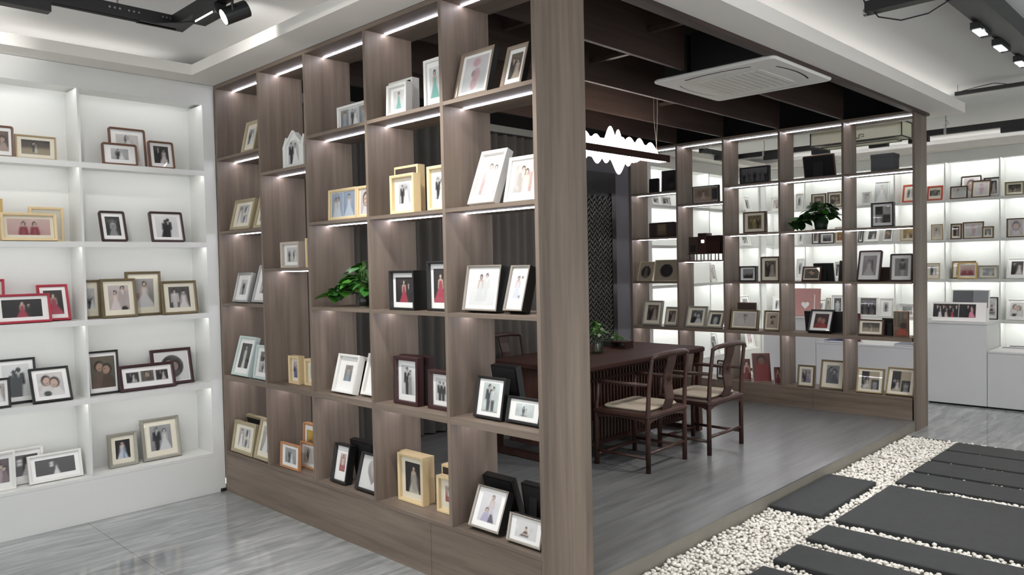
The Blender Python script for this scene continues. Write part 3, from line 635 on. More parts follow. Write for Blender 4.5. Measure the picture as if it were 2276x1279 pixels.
for k in range(4): MB().tube([(-.08+.02*k, -.031-.0*k, .04), (-.08+.02*k, -.0335, .04)], .005, 10).build('rivet', 'steel', t)
MB().tube([(.02, -.64, 0), (.02, -.64, -.05), (.05, -.62, -.05)], .007, 8).build('bracket', 'black_metal', t)
e = can(t, (.05, -.61, -.05), (-1.05, -.31, -.65), .042, .13)
for x, y in ((-1.8, 0), (-.3, 0), (0, -.4), (0, -1.8)): MB().tube([(x, y, .06), (x, y, .17)], .005, 6).build('hanger', 'steel', t)
spot((1.85, 3.95, 2.90), (2.24, 4.25, 2.97), 4, 62, .8, .02); spot((.95, 4.6, 2.90), (.95, 5.17, 2.97), 4, 75, .8, .02)
# long track above the gravel path
t = track('long black ceiling track with small white light modules above the gravel path', (5.0, 1.15, 2.95))
bar(t, -.62, 2.4, -.09, .02, 0, .11); bar(t, -.62, 2.4, .02, .06, .01, .03, 'rail'); bar(t, -.58, -.50, .02, .42, .0, .06, 'cross_rail')
for x in (.12, .62, 1.2): 
    bx('module', 'black_plastic', t, x, x+.26, .022, .075, -.03, .009); bx('module_face', 'led_module', t, x+.03, x+.19, .027, .07, -.034, -.0305)
MB().tube([(-.54, .40, .03), (-.54, .36, -.03), (-.52, .25, -.07), (-.5, .12, -.06), (-.45, .03, .0)], .004, 6).build('cable', 'cable_black', t, True)
MB().tube([(-.54, .42, .03), (-.55, .44, .10), (-.55, .42, .17)], .004, 6).build('cable', 'cable_black', t, True)
MB().tube([(-.54, .415, .01), (-.54, .435, .01)], .022, 10).build('end_cap', 'steel', t)
for x in (-.3, 1.0, 2.1): MB().tube([(x, 0, .085), (x, 0, .17)], .005, 6).build('hanger', 'steel', t)
# short track piece over the end of the soffit
t = track('short grey hanging track piece with a loose wire near the soffit end', (7.70, 1.66, 3.025)); bx('rail', 'trim_dark', t, -.02, .02, -.36, .30, 0, .032)
MB().tube([(0, -.1, .034), (0, .0, .06), (0, .12, .05), (0, .25, .034)], .003, 6).build('cable', 'cable_black', t, True); MB().tube([(0, .28, .03), (0, .28, .095)], .003, 6).build('hanger', 'steel', t); MB().tube([(0, -.3, .03), (0, -.3, .095)], .003, 6).build('hanger', 'steel', t)
# rear aisle track
t = track('black ceiling track with box lamps in front of the far white shelves', (9.0, 2.1, 2.88)); bar(t, -.03, .03, -1.8, 2.62, 0, .06); bar(t, -.9, .03, 2.62, 2.68, 0, .06, 'cross_rail')
for y in (-.42, .44, .85, 1.5, 2.1): bx('box_lamp', 'black_plastic', t, -.03, .03, y, y+.2, -.055, -.001)
bx('box_lamp', 'black_plastic', t, -.55, -.33, 2.62, 2.68, -.055, -.001)
for y in (-1.2, .28, 1.05, 2.3): MB().tube([(0, y, .06), (0, y, .24)], .004, 6).build('hanger', 'steel', t); bx('clip', 'steel', t, -.034, .034, y-.012, y+.012, -.002, .064)
MB().tube([(0, .28, .15), (0, .25, .11), (0, .30, .09)], .002, 5).build('cable', 'cable_black', t)

# ================================================================== printed photographs
class Pic:
    def __init__(s, w, h, bg, seed, bg2=None, noise=.06):
        s.w, s.h = w, h; s.r = np.random.default_rng(seed); s.a = w/h
        s.X, s.Y = np.meshgrid(np.linspace(0, s.a, w), np.linspace(0, 1, h))
        b = np.array(srgb_(bg)); c = np.array(srgb_(bg2 or bg)); s.c = b+(c-b)*s.Y[..., None]
        g = np.zeros((h, w))
        for _ in range(7):
            cx, cy, sz = s.r.uniform(0, s.a), s.r.uniform(0, 1), s.r.uniform(.06, .3); g += s.r.uniform(-1, 1)*np.exp(-((s.X-cx)**2+(s.Y-cy)**2)/sz**2)
        s.c = np.clip(s.c*(1+noise*g[..., None]), 0, 1)
    def put(s, m, col, al=1.0): s.c = s.c+(np.array(srgb_(col))-s.c)*(np.clip(m, 0, 1)*al)[..., None]
    def ell(s, cx, cy, rx, ry, col, al=1.0, sf=.25): 
        d = np.sqrt(((s.X-cx)/rx)**2+((s.Y-cy)/ry)**2); s.put((1-d)/sf+.5, col, al)
    def trap(s, cx0, y0, w0, cx1, y1, w1, col, al=1.0):
        t = np.clip((s.Y-y0)/(y1-y0), 0, 1); c = cx0+(cx1-cx0)*t; w = w0+(w1-w0)*t; e = 1.2/s.h
        s.put(np.minimum(np.minimum((w-abs(s.X-c))/e+.5, (s.Y-y0)/e+.5), (y1-s.Y)/e+.5), col, al)
    def man(s, cx, b, H, col='1c1b1e', skin='c9a58c', hair='17120f', legs=None):
        s.trap(cx, b, .075*H, cx, b+.5*H, .10*H, legs or col); s.trap(cx, b+.45*H, .105*H, cx, b+.82*H, .135*H, col); s.trap(cx, b+.68*H, .012*H, cx, b+.83*H, .035*H, 'e8e6e2')
        s.trap(cx-.15*H, b+.45*H, .03*H, cx-.12*H, b+.8*H, .04*H, col); s.trap(cx+.15*H, b+.45*H, .03*H, cx+.12*H, b+.8*H, .04*H, col)
        s.ell(cx, b+.925*H, .072*H, .085*H, hair); s.ell(cx, b+.895*H, .056*H, .068*H, skin)
    def bride(s, cx, b, H, col='e9e6e2', skin='d6b49c', hair='1d1512', veil=None, wide=.30):
        if veil: s.trap(cx, b, .30*H, cx, b+.92*H, .07*H, veil, .6)
        s.trap(cx, b, wide*H, cx, b+.55*H, .075*H, col); s.trap(cx, b+.5*H, .065*H, cx, b+.76*H, .085*H, col); s.trap(cx, b+.74*H, .09*H, cx, b+.82*H, .04*H, skin)
        s.trap(cx-.12*H, b+.48*H, .022*H, cx-.09*H, b+.78*H, .03*H, skin); s.trap(cx+.12*H, b+.48*H, .022*H, cx+.09*H, b+.78*H, .03*H, skin)
        s.ell(cx, b+.905*H, .078*H, .095*H, hair); s.ell(cx, b+.885*H, .052*H, .066*H, skin)
    def heads(s, col1='1c1b1e', col2='e6e2dd', skin='c8aa98', hair='15100e', cy=.62, R_=.15, gap=.8):
        c = s.a/2; R_ = min(R_, s.a*.2)
        for k, (sg, col) in enumerate(((-1, col1), (1, col2))):
            x = c+sg*R_*gap; y = cy+(.05 if k == 0 else -.04); s.trap(x+sg*.06, -.05, R_*1.9, x, y-R_*.9, R_*.6, col); s.ell(x, y+.1*R_, R_*.95, R_*1.2, hair); s.ell(x-sg*.12*R_, y-.08*R_, R_*.74, R_*.98, skin)
            s.ell(x-sg*.12*R_-.25*R_, y+.02, .09*R_, .05*R_, '3a2a24'); s.ell(x-sg*.12*R_+.25*R_, y+.02, .09*R_, .05*R_, '3a2a24'); s.ell(x-sg*.12*R_, y-.5*R_, .2*R_, .07*R_, 'a05a52')
    def rect(s, x0, x1, y0, y1, col, al=1): s.trap((x0+x1)/2, y0, (x1-x0)/2, (x0+x1)/2, y1, (x1-x0)/2, col, al)
    def paste(s, o, x0, x1, y0, y1):
        ix = np.clip(((s.X/s.a-x0)/(x1-x0)*(o.w-1)), -1, o.w); iy = np.clip(((s.Y-y0)/(y1-y0)*(o.h-1)), -1, o.h); ok = (ix >= 0) & (ix <= o.w-1) & (iy >= 0) & (iy <= o.h-1)
        s.c[ok] = o.c[np.round(iy[ok]).astype(int), np.round(ix[ok]).astype(int)]
    def mono(s, t='ffffff', k=.9):
        g = s.c@np.array([.3, .55, .15]); s.c = s.c*(1-k)+g[..., None]*np.array(srgb_(t))*k
    def mask(s, m, col): s.c = np.array(srgb_(col))+(s.c-np.array(srgb_(col)))*np.clip(m, 0, 1)[..., None]
def srgb_(c): return tuple(int(c[i:i+2], 16)/255 for i in (0, 2, 4)) if isinstance(c, str) else c
GREY = lambda p: p.mono()
def sub_pic(kind, w, h, seed): return paint(kind, max(6, w), max(6, h), seed)
def paint(kind, w, h, seed):
    P = lambda bg, bg2=None, n=.08: Pic(w, h, bg, seed, bg2, n)
    a = w/h; c = a/2; H = min(1.0, a*1.5) if a < .75 else .95; o = min(.16, a*.2)
    def pair(p, m='1c1b1e', b='e9e6e2', veil=None, hh=H): p.man(c-o*1.0, -.03, hh, m); p.bride(c+o*.9, -.03, hh*.93, b, veil=veil); return p
    k = kind
    if k == 'couple_bw': p = pair(P('a9a9a8', 'c9c9c8')); p.mono()
    elif k == 'couple_dark': p = pair(P('2e2524', '3c302e'), '151213', 'd8ccc4'); p.mono('fff0e8', .6)
    elif k == 'couple_grey': p = pair(P('8b8b8c', 'a7a7a8'), '27272a', 'd8d8d8'); p.mono('ffffff', .85)
    elif k == 'couple_veil': p = P('4a4644', '5a5552'); p.man(c-.22, -.25, 1.15, 'cfcac4'); p.bride(c+.2, -.3, 1.15, 'e6e3df', veil='d8d8d8'); p.mono('fff6ee', .7)
    elif k == 'couple_blush': p = P('b9a9a5', 'cbbcb8'); p.bride(c-.14, -.1, .9, 'e0cfca'); p.man(c+.16, -.12, 1.1, 'b9a8a2', hair='1a1412'); p.ell(c+.2, .05, .12, .1, '2a2225')
    elif k == 'couple_sepia': p = pair(P('6a5345', '8a705e'), '2c211c', 'cbb8a2'); p.mono('e8cdb4', .7)
    elif k == 'couple_brown': p = pair(P('57453a', '7c6656'), '3b2c25', 'c2a98f'); p.mono('f0d4b8', .5)
    elif k == 'couple_suit': p = P('c6c6c6', 'dadada'); p.man(c-.06, -.02, .95, '2b2c30'); p.bride(c+.13, .0, .85, '8d8f94', wide=.12); p.mono('ffffff', .8)
    elif k == 'couple_pastel': p = P('a89a96', 'c4bebb', .3); p.rect(0, a*.35, 0, .75, 'b57f7d', .7); p.rect(0, a, 0, .12, '8d8380', .6); p.bride(c-.06, .02, .9, 'c6bfb8', wide=.13); p.bride(c+.14, .02, .84, 'dcd6d0', wide=.14)
    elif k == 'couple_pastel2': p = P('b3aca4', 'c6bfb7', .2); p.rect(a*.75, a, 0, .7, 'b5837e', .7); p.man(c-.04, -.35, 1.3, 'a59c94', hair='2a1c17'); p.bride(c+.14, -.4, 1.25, 'cdd0cd', hair='3a2218', wide=.2)
    elif k == 'couple_blue': p = pair(P('b9a8b8', 'd0c6cf'), '2f3a6b', '4b63a8')
    elif k == 'couple_lilac': p = P('a9a39a', 'b9b1aa'); p.man(c-.1, -.2, 1.1, '37323c'); p.bride(c+.14, -.2, 1.05, '8d84a3'); p.mono('efe6ff', .3)
    elif k == 'couple_sit': p = P('c3cfcd', 'dfe3e2'); p.man(c-.12, -.05, .85, '55595b'); p.bride(c+.18, -.1, .75, 'cfcfcd', wide=.2); p.rect(c-.4, c+.3, 0, .12, '6b6e70', .6); p.mono('f2fffb', .6)
    elif k == 'couple_redsuit': p = P('cf9a8f', 'e0b9ad'); 
    elif k == 'couple_reddress': p = P('191516', '2b2423'); p.bride(c, -.05, .95, 'c02a44', wide=.34); p.man(c+.3, .0, .78, '2a2526')
    elif k == 'gown_red': p = P('1d1718', '332a2a'); p.bride(c, -.02, .9, 'cc3050', wide=.40); p.ell(c, .02, .3, .16, 'd0405a', .8)
    elif k == 'gown_white': p = P('9d978f', 'c0b9b0'); p.bride(c, -.05, .95, 'edeae5', wide=.26)
    elif k == 'gown_darkbg': p = P('2f2d2b', '4a4643'); p.bride(c, -.05, .98, 'd8d4cc', wide=.16); p.mono('fffaf2', .6)
    elif k == 'gown_blue': p = P('7d746c', '9b928a'); p.bride(c, -.05, .98, '7fa3c8', wide=.2)
    elif k == 'gown_teal': p = P('c9cdcf', 'dcdcdd'); p.bride(c, -.03, .95, '63b3a4', wide=.26)
    elif k == 'gown_grey': p = P('9a9698', 'a6a2a4'); p.bride(c-.02, -.02, .8, 'c6c2c3', wide=.34, hair='2b2324'); p.trap(c+.15, .2, .01, c+.1, .75, .03, '2b2324'); p.mono('fff2f4', .7)
    elif k == 'gown_cream': p = P('c9b9a0', 'dccfb9'); p.bride(c-.1, -.05, .85, 'efe9dd'); p.bride(c+.15, -.05, .8, 'efe9dd')
    elif k == 'gown_tag': p = P('35302f', '423c3b'); p.bride(c+.06, -.05, .8, 'd9d6d3', skin='55504e', hair='423c3b', wide=.28); p.rect(c-.34, c-.12, .5, .8, 'e3e1de'); p.rect(c-.32, c-.14, .62, .68, '6a6664', .7)
    elif k == 'bride_room': p = P('8d8683', 'b1aaa6', .2); p.bride(c+.03, -.06, .98, 'd9d6d4', hair='2b2120', wide=.42); p.rect(0, a*.3, .3, .5, '9c6a58', .6)
    elif k == 'bride_dark': p = P('16120f', '241f1b'); p.bride(c+.05, -.08, 1.0, 'cabfae', veil='9c9284', wide=.3); p.ell(c+.12, .35, .2, .3, '8f8778', .5)
    elif k == 'bride_blue': p = P('141218', '221e26'); p.bride(c-.02, -.04, .96, 'cdd3dc', veil='8fb4d8', wide=.3); p.trap(c+.06, 0, .04, c+.02, .6, .02, '5f93cf')
    elif k == 'bride_white': p = P('bfc4c3', 'd3d6d5'); p.bride(c, -.05, .95, 'f0f0ee', veil='e8eae8', skin='d8c4b8', hair='a99a8e')
    elif k == 'woman_dark': p = P('232022', '3a3638', .3); p.bride(c, -.1, .95, '8f8a8c', hair='1a1718', wide=.25); p.ell(c-.02, .75, .22, .1, '6c686a', .7); p.mono('ffffff', .9)
    elif k == 'woman_grey': p = P('7c7572', '968e8a'); p.bride(c, -.1, 1.0, 'd5cfca')
    elif k == 'woman_lean': p = P('dfdcda', 'e3e0de'); p.trap(c-.1, .12, .35, c, .42, .1, '3a3130'); p.ell(c, .55, .1, .16, '2c2220'); p.ell(c, .52, .075, .12, 'd9b39b'); p.trap(c, .2, .3, c, .3, .28, 'd9b8a2')
    elif k == 'man_bw': p = P('b5b5b5', 'cfcfcf'); p.man(c, -.03, .93, '26262a'); p.mono()
    elif k == 'man_bw2': p = P('32363a', '4a4e52'); p.man(c, -.45, 1.3, 'b9bcc0'); p.mono('f2f8ff', .8)
    elif k == 'man_grey': p = P('8f8b8b', 'a09c9c'); p.man(c+.06, -.06, .95, '4a4545', legs='b9b4b4'); p.ell(c+.06, .9, .12, .04, '2b2727'); p.mono('fff4f2', .6)
    elif k == 'two_men': p = P('c4c4c4', 'd6d6d6'); p.man(c-.1, -.1, .95, '2b2c2f'); p.man(c+.12, -.1, .92, '2b2c2f'); p.mono()
    elif k == 'two_men_tall': p = P('c3d2d0', 'd9e2e0'); p.man(c-.09, .02, .92, '3a4043', legs='4a5053'); p.man(c+.12, .02, .85, 'c8cccb', legs='4f5558'); p.rect(0, a, 0, .05, '8f9a98', .6); p.mono('eefffc', .5)
    elif k == 'kiss_bw': p = P('d2d0cd', 'dddbd8'); p.man(c-.08, -.05, .95, '3a3736'); p.bride(c+.1, -.03, .9, 'e9e6e2'); p.mono('fff8f0', .7)
    elif k == 'kiss_white': p = P('c6bdb6', 'cdc5be', .04); p.ell(c-.03, .78, .07, .08, '2a211f'); p.ell(c+.12, .76, .08, .1, '2a211f'); p.ell(c+.09, .72, .05, .09, 'c9a795'); p.trap(c+.04, .2, .02, c+.03, .6, .05, '6f4438'); p.ell(c-.2, .35, .3, .25, 'd6cec8', .6)
    elif k == 'kiss_beige': p = P('b59f88', 'c2ad96', .05); p.ell(c-.03, .72, .12, .1, '2a1d19'); p.ell(c+.1, .74, .1, .1, '2f211c'); p.ell(c+.06, .63, .1, .1, 'c49a80'); p.trap(c, .25, .12, c+.02, .5, .06, '4a352b', .8)
    elif k == 'red_kiss': p = P('2c1512', '3d201b'); p.heads('8f2320', 'a82a26', skin='a06a52', cy=.55, R_=.26); p.ell(c, .5, .1, .08, 'c8403a', .5)
    elif k == 'red_small': p = P('b5615c', 'c9b1aa'); p.bride(c, .1, .8, 'd9cfc8', wide=.24); p.rect(0, a, 0, .35, 'b03a40', .7)
    elif k == 'red_woman': p = P('5a2a24', '7a3d33'); p.bride(c+.05, -.2, 1.1, '8f2a28', wide=.25)
    elif k == 'red_portrait': p = P('4b1f1c', '6a2f28'); p.trap(c, -.05, .3, c, .62, .22, '8c1f1c'); p.ell(c, .78, .15, .16, '20120f'); p.ell(c, .73, .11, .13, '7a4a38')
    elif k == 'close_sepia': p = P('5d3f33', '7d5c4b'); p.heads('3b2a25', 'b99a84', skin='c39a80', R_=.22); p.mono('f6d8c0', .3)
    elif k == 'close_brown': p = P('4f5a4a', '6c5f4c'); p.heads('6b5545', '5a4638', skin='b98f73', R_=.2)
    elif k == 'close_bride': p = P('c9c2bf', 'd3cdca'); p.heads('dcd6d2', 'e4dfda', skin='d2a995', R_=.2, cy=.6); p.ell(c-.15, .1, .14, .12, '3a4138'); p.ell(c+.05, .3, .05, .06, 'd8d0c4')
    elif k == 'close_pink': p = P('cdb5bb', 'd9c9cc'); p.trap(c, -.05, .3, c, .4, .1, 'e2dedd'); p.ell(c, .62, .22, .3, '3a2622'); p.ell(c, .58, .17, .24, 'ddb7a2'); p.ell(c-.06, .63, .03, .016, '3a2622'); p.ell(c+.07, .63, .03, .016, '3a2622'); p.ell(c, .47, .06, .02, 'b85a58')
    elif k == 'close_pinkdark': p = P('4a3a40', '6d565c', .3); p.heads('b49aa0', '8a6f74', R_=.24)
    elif k == 'close_bw': p = P('4a4a48', '777774', .3); p.heads('1c1c1c', 'd5d5d2', R_=.2); p.mono()
    elif k == 'close_greycouple': p = P('8f9498', 'a4a9a4', .2); p.heads('6b7078', '5a6068', skin='a8958a', R_=.22, cy=.68, gap=.7); p.mono('eef4ff', .6)
    elif k == 'sil_white': p = P('dddcda', 'e4e3e1', .02); p.man(c-.06, -.03, .85, '16161a', skin='2a2a2e', hair='101012'); p.man(c+.07, -.03, .92, '131316', skin='242428', hair='101012'); p.trap(c-.12, 0, .16, c, .55, .12, '17171a')
    elif k == 'sketch_pink': p = P('d3d8d6', 'd8cfd0', .1); p.ell(c, .82, .15, .12, 'd59aa6', .8); p.ell(c-.05, .5, .09, .1, '6b565c', .6); p.ell(c+.05, .45, .14, .2, 'cf9a9e', .8); p.ell(c, .2, .13, .18, 'c98f98', .7)
    elif k == 'sketch_couple': p = P('d9dad8', 'dedfdd', .05); p.bride(c-.1, .1, .8, 'cfd2d1', skin='c99a90', hair='3a3234', wide=.26); p.man(c+.14, .12, .8, 'd0d2d1', skin='d3b0a4', hair='3a3234')
    elif k == 'sketch_woman': p = P('d6d9dc', 'dfe1e2', .04); p.bride(c-.02, .15, .75, 'c8ccd8', skin='cf9f95', hair='2d292c', wide=.2); p.ell(c+.14, .85, .04, .05, '4a4a4a', .7); p.ell(c+.12, .2, .05, .05, '6a6f66', .6)
    elif k == 'family_lilac': p = P('dcd9dc', 'e2dfe0', .05); p.bride(c+.08, .05, .95, 'cfc9d6', hair='6b5148', wide=.3); p.ell(c-.1, .42, .09, .1, '6a4a3c'); p.ell(c-.1, .4, .07, .08, 'd9b49c'); p.trap(c-.12, 0, .22, c-.1, .32, .12, 'b3acd0'); p.trap(c+.2, 0, .16, c+.15, .3, .05, '5f5b66')
    elif k == 'group_grey': p = P('6e6b6e', '7f7c80', .05); [p.man(a*(.1+.2*q), .02+.1*(q % 2), .72, '19181b' if q % 2 == 0 else '4c494e', skin='8a8286') for q in range(5)]; p.mono('fff4fb', .7)
    elif k == 'group_dark': p = P('8a8790', '9a97a0', .1); [p.man(a*(.2+.2*q), -.35+.08*(q % 2), .95, '17151b') for q in range(4)]; p.mono('f6f2ff', .6)
    elif k == 'sepia_trio': p = P('7d6a3e', '8f7c4a', .2); [p.man(a*(.2+.28*q), -.1, .95, ('6b5a2c', '9a8a3e', '3b2c1c')[q], skin='b08a5c') for q in range(3)]
    elif k == 'land_couple': p = P('a08a68', '3f3a33', .2); p.rect(0, a, 0, .42, 'ab9878', .8); p.rect(0, a, .55, .8, '544a40', .7); p.bride(c-.05, .12, .7, 'ded6c8', wide=.2); p.man(c-.14, .15, .7, '3a322c')
    elif k == 'land_grey': p = P('8e9490', 'b9bdba', .25); p.rect(0, a, 0, .4, '7c827c', .6); p.bride(c+.2, .1, .5, 'd8d8d4')
    elif k == 'yellow': p = P('b08a3a', 'cfae62', .25); p.bride(c, -.1, .7, 'e6d9b8'); p.man(c+.3, -.1, .7, '6a4a2c')
    elif k == 'orange': p = P('b0552c', 'd9b02f', .2); p.bride(c, -.1, .75, 'e2c04a', wide=.3); p.rect(0, a, 0, .3, 'a8472a', .7)
    elif k == 'forest': p = P('6b4a34', '8a8066', .3); [p.trap(a*(.1+.13*q), .4, .015, a*(.1+.13*q), 1, .012, '3a332a', .7) for q in range(7)]; p.trap(c+.05, .08, .2, c+.05, .35, .1, 'b0402c'); p.ell(c+.1, .45, .12, .12, '3a2d24')
    elif k == 'beige_room': p = P('a88d74', 'c0a58c', .15); p.rect(0, a, 0, .3, 'c9a98c'); p.rect(a*.75, a, .1, .9, '3b3c40'); p.rect(a*.15, a*.6, .4, .8, '96715c', .7); p.bride(c-.2, .2, .6, 'e0d0bc')
    elif k == 'brown_panels': p = P('3a2a22', '4a372c'); p.rect(a*.3, a*.66, .1, .95, '8a7048'); p.rect(a*.3, a*.66, .1, .4, '6d5434', .7)
    elif k == 'dark_plain': p = P('2b2023', '3a2f2c', .5); p.ell(c, .5, .22, .2, '14100f'); p.ell(c+.1, .3, .2, .15, '5a4c40', .6)
    elif k == 'plain_cream': p = P('d8cfba', 'ddd5c2', .03)
    elif k == 'oval_dark': p = P('17110f', '2a201c', .4); p.bride(c, .05, .75, '6b5c52', skin='7a665a'); d = np.sqrt(((p.X-c)/(a*.36))**2+((p.Y-.48)/.36)**2); p.mask((1-d)*12, 'a89a80')
    elif k == 'oval_dark2': p = P('171012', '231b1c', .4); p.rect(c+.05, c+.1, .2, .8, '4a4040', .7); d = np.sqrt(((p.X-c)/.38)**2+((p.Y-.5)/.35)**2); p.mask((1-d)*12, 'a89a80')
    elif k == 'circle_dark': p = P('3c3a38', '55524f', .3); p.heads('2a2827', '5f5a57', skin='9a8577', R_=.16, cy=.55); d = np.sqrt(((p.X-c)/.42)**2+((p.Y-.5)/.42)**2); p.mask((1-d)*14, 'e4e2de')
    elif k == 'heart':
        p = P('8f8580', 'c9c2be', .5); x = (p.X-c)/.34; y = (p.Y-.42)/.34; d = 1-(x*x+(y-.75*np.sqrt(abs(x)+1e-6))**2); p.mask(d*8, 'e6e4e1')
    elif k in ('tri_bw', 'tri_dark', 'tri_blue', 'duo_bw', 'duo_blue', 'duo_v', 'duo_dark', 'stack2', 'collage', 'pink_grid'):
        mc = {'tri_dark': 'e2dcd4', 'duo_dark': 'b9a98a', 'collage': '8d8680', 'tri_blue': 'b9c6d6'}.get(k, 'dcd5c6'); p = P(mc, mc, 0)
        lay = {'tri_bw': [(0, .45, 0, 1, 'gown_white'), (.53, 1, .53, 1, 'couple_bw'), (.53, 1, 0, .47, 'couple_bw')], 'tri_dark': [(0, .3, .05, .9, 'couple_dark'), (.35, .65, .1, 1, 'close_brown'), (.7, 1, .05, .9, 'couple_dark')],
               'tri_blue': [(0, .31, 0, 1, 'gown_blue'), (.35, .66, 0, 1, 'couple_bw'), (.7, 1, 0, 1, 'gown_blue')], 'duo_bw': [(.05, .48, .05, .95, 'man_bw'), (.54, .97, .05, .95, 'kiss_bw')], 'duo_blue': [(0, .48, 0, 1, 'blue2'), (.5, 1, 0, 1, 'blue1')],
               'duo_v': [(.1, .9, .62, 1, 'kiss_bw'), (.1, .9, .1, .55, 'couple_bw')], 'duo_dark': [(.0, .46, .1, 1, 'couple_dark'), (.54, 1, .0, .55, 'woman_dark')], 'stack2': [(.1, .9, .55, 1, 'close_bw'), (.1, .9, 0, .48, 'couple_bw')],
               'collage': [(0, .48, .52, 1, 'dark_plain'), (.52, 1, .52, 1, 'plain_grey'), (0, .48, 0, .48, 'woman_grey'), (.52, 1, 0, .48, 'dark_plain')], 'pink_grid': [(.1, .45, .55, .95, 'pinkish'), (.55, .9, .55, .95, 'pinkish'), (.1, .45, .1, .5, 'pinkish'), (.55, .9, .1, .5, 'pinkish')]}[k]
        for j, (x0, x1, y0, y1, q) in enumerate(lay): p.paste(sub_pic(q, int((x1-x0)*w), int((y1-y0)*h), seed+j), x0, x1, y0, y1)
    elif k == 'blue2': p = P('7fa0cf', '9db6da'); p.bride(c-.1, -.05, .85, 'd6d0d0', wide=.25); p.bride(c+.1, -.02, .85, 'c3d4e8', wide=.3)
    elif k == 'blue1': p = P('6f93cc', '8fadd6'); p.bride(c, -.05, .95, 'b9cfe8', wide=.4)
    elif k == 'plain_grey': p = P('a49c95', 'aea69f')
    elif k == 'pinkish': p = P('d98fa8', 'e2a8ba', .4)
    else: p = P('888888')
    if k == 'couple_redsuit':
        for sg in (-1, 1):
            x = c+sg*.3; p.trap(x, -.05, .3, x, .5, .2, '9c2430'); p.ell(x, .2, .08, .2, 'b8504a', .6); p.ell(x, .68, .11, .17, '201512'); p.ell(x, .63, .085, .13, 'd2a58c')
    g = (p.c@np.array([.3, .55, .15]))[..., None]; p.c = p.c*.72+g*.28
    return p

# ================================================================== photo frames
BW = dict(walnut=.014, walnutr=.012, oak=.009, gold=.016, gold2=.012, pine=.016, espresso=.014, red=.014, bronze=.016, black=.013, maroon=.020, white=.016, silver=.020, silver2=.016, champagne=.022, champagne2=.016, mint=.018, whitewash=.018,
          natural=.012, silverblk=.010, dark=.010, beige=.010, panel=.003, orange=.020, olive=.016)
ROUND = ('walnutr', 'espresso')
SIDE_DARK = ('silverblk', 'champagne2')
NOPHOTO_W = {'couple_redsuit': (.07, .14), 'tri_bw': (.2, .14), 'tri_dark': (.08, .22), 'circle_dark': (.04, .04), 'oval_dark': (0, 0), 'oval_dark2': (0, 0), 'heart': (.02, .02), 'couple_bw': (.22, .2), 'man_bw': (.26, .2), 'gown_tag': (.09, .16), 'couple_reddress': (.12, .14), 'gown_red': (.14, .12),
             'close_bride': (.13, .12), 'close_brown': (.06, .10), 'sil_white': (.12, .1), 'duo_blue': (.03, .03), 'close_pink': (.1, .05), 'tri_blue': (.03, .05), 'dark_plain': (0, 0), 'beige_room': (.02, .04), 'brown_panels': (0, 0), 'group_grey': (0, 0), 'plain_cream': (0, 0), 'duo_dark': (.14, .1),
             'close_greycouple': (.2, .15), 'collage': (.12, .12), 'two_men_tall': (.18, .1), 'couple_sit': (.2, .2), 'kiss_white': (.06, .08), 'kiss_beige': (.1, .08), 'sketch_couple': (.1, .09), 'sketch_pink': (.1, .08), 'couple_pastel': (.14, .14), 'couple_pastel2': (.16, .14), 'gown_blue': (.3, .26), 'red_small': (.28, .24), 'bride_white': (0, .05),
             'close_sepia': (.12, .14), 'land_couple': (.12, .16), 'couple_grey': (.17, .15), 'bride_blue': (.18, .16)}
CREAM = ('champagne', 'gold', 'gold2', 'bronze', 'silver', 'pine', 'walnut', 'olive', 'orange', 'oak')
def ring(w, h, ins, y, rounded, r=.014, n=4):
    x0, x1, z0, z1 = ins, w-ins, ins, h-ins; 
    if not rounded: return [(x0, y, z0), (x1, y, z0), (x1, y, z1), (x0, y, z1)]
    r = max(.003, r-ins*.6); o = []
    for cx, cz, a0 in ((x1-r, z0+r, -PI/2), (x1-r, z1-r, 0), (x0+r, z1-r, PI/2), (x0+r, z0+r, PI)):
        for k in range(n+1): a = a0+PI/2*k/n; o.append((cx+r*math.cos(a), y, cz+r*math.sin(a)))
    return o
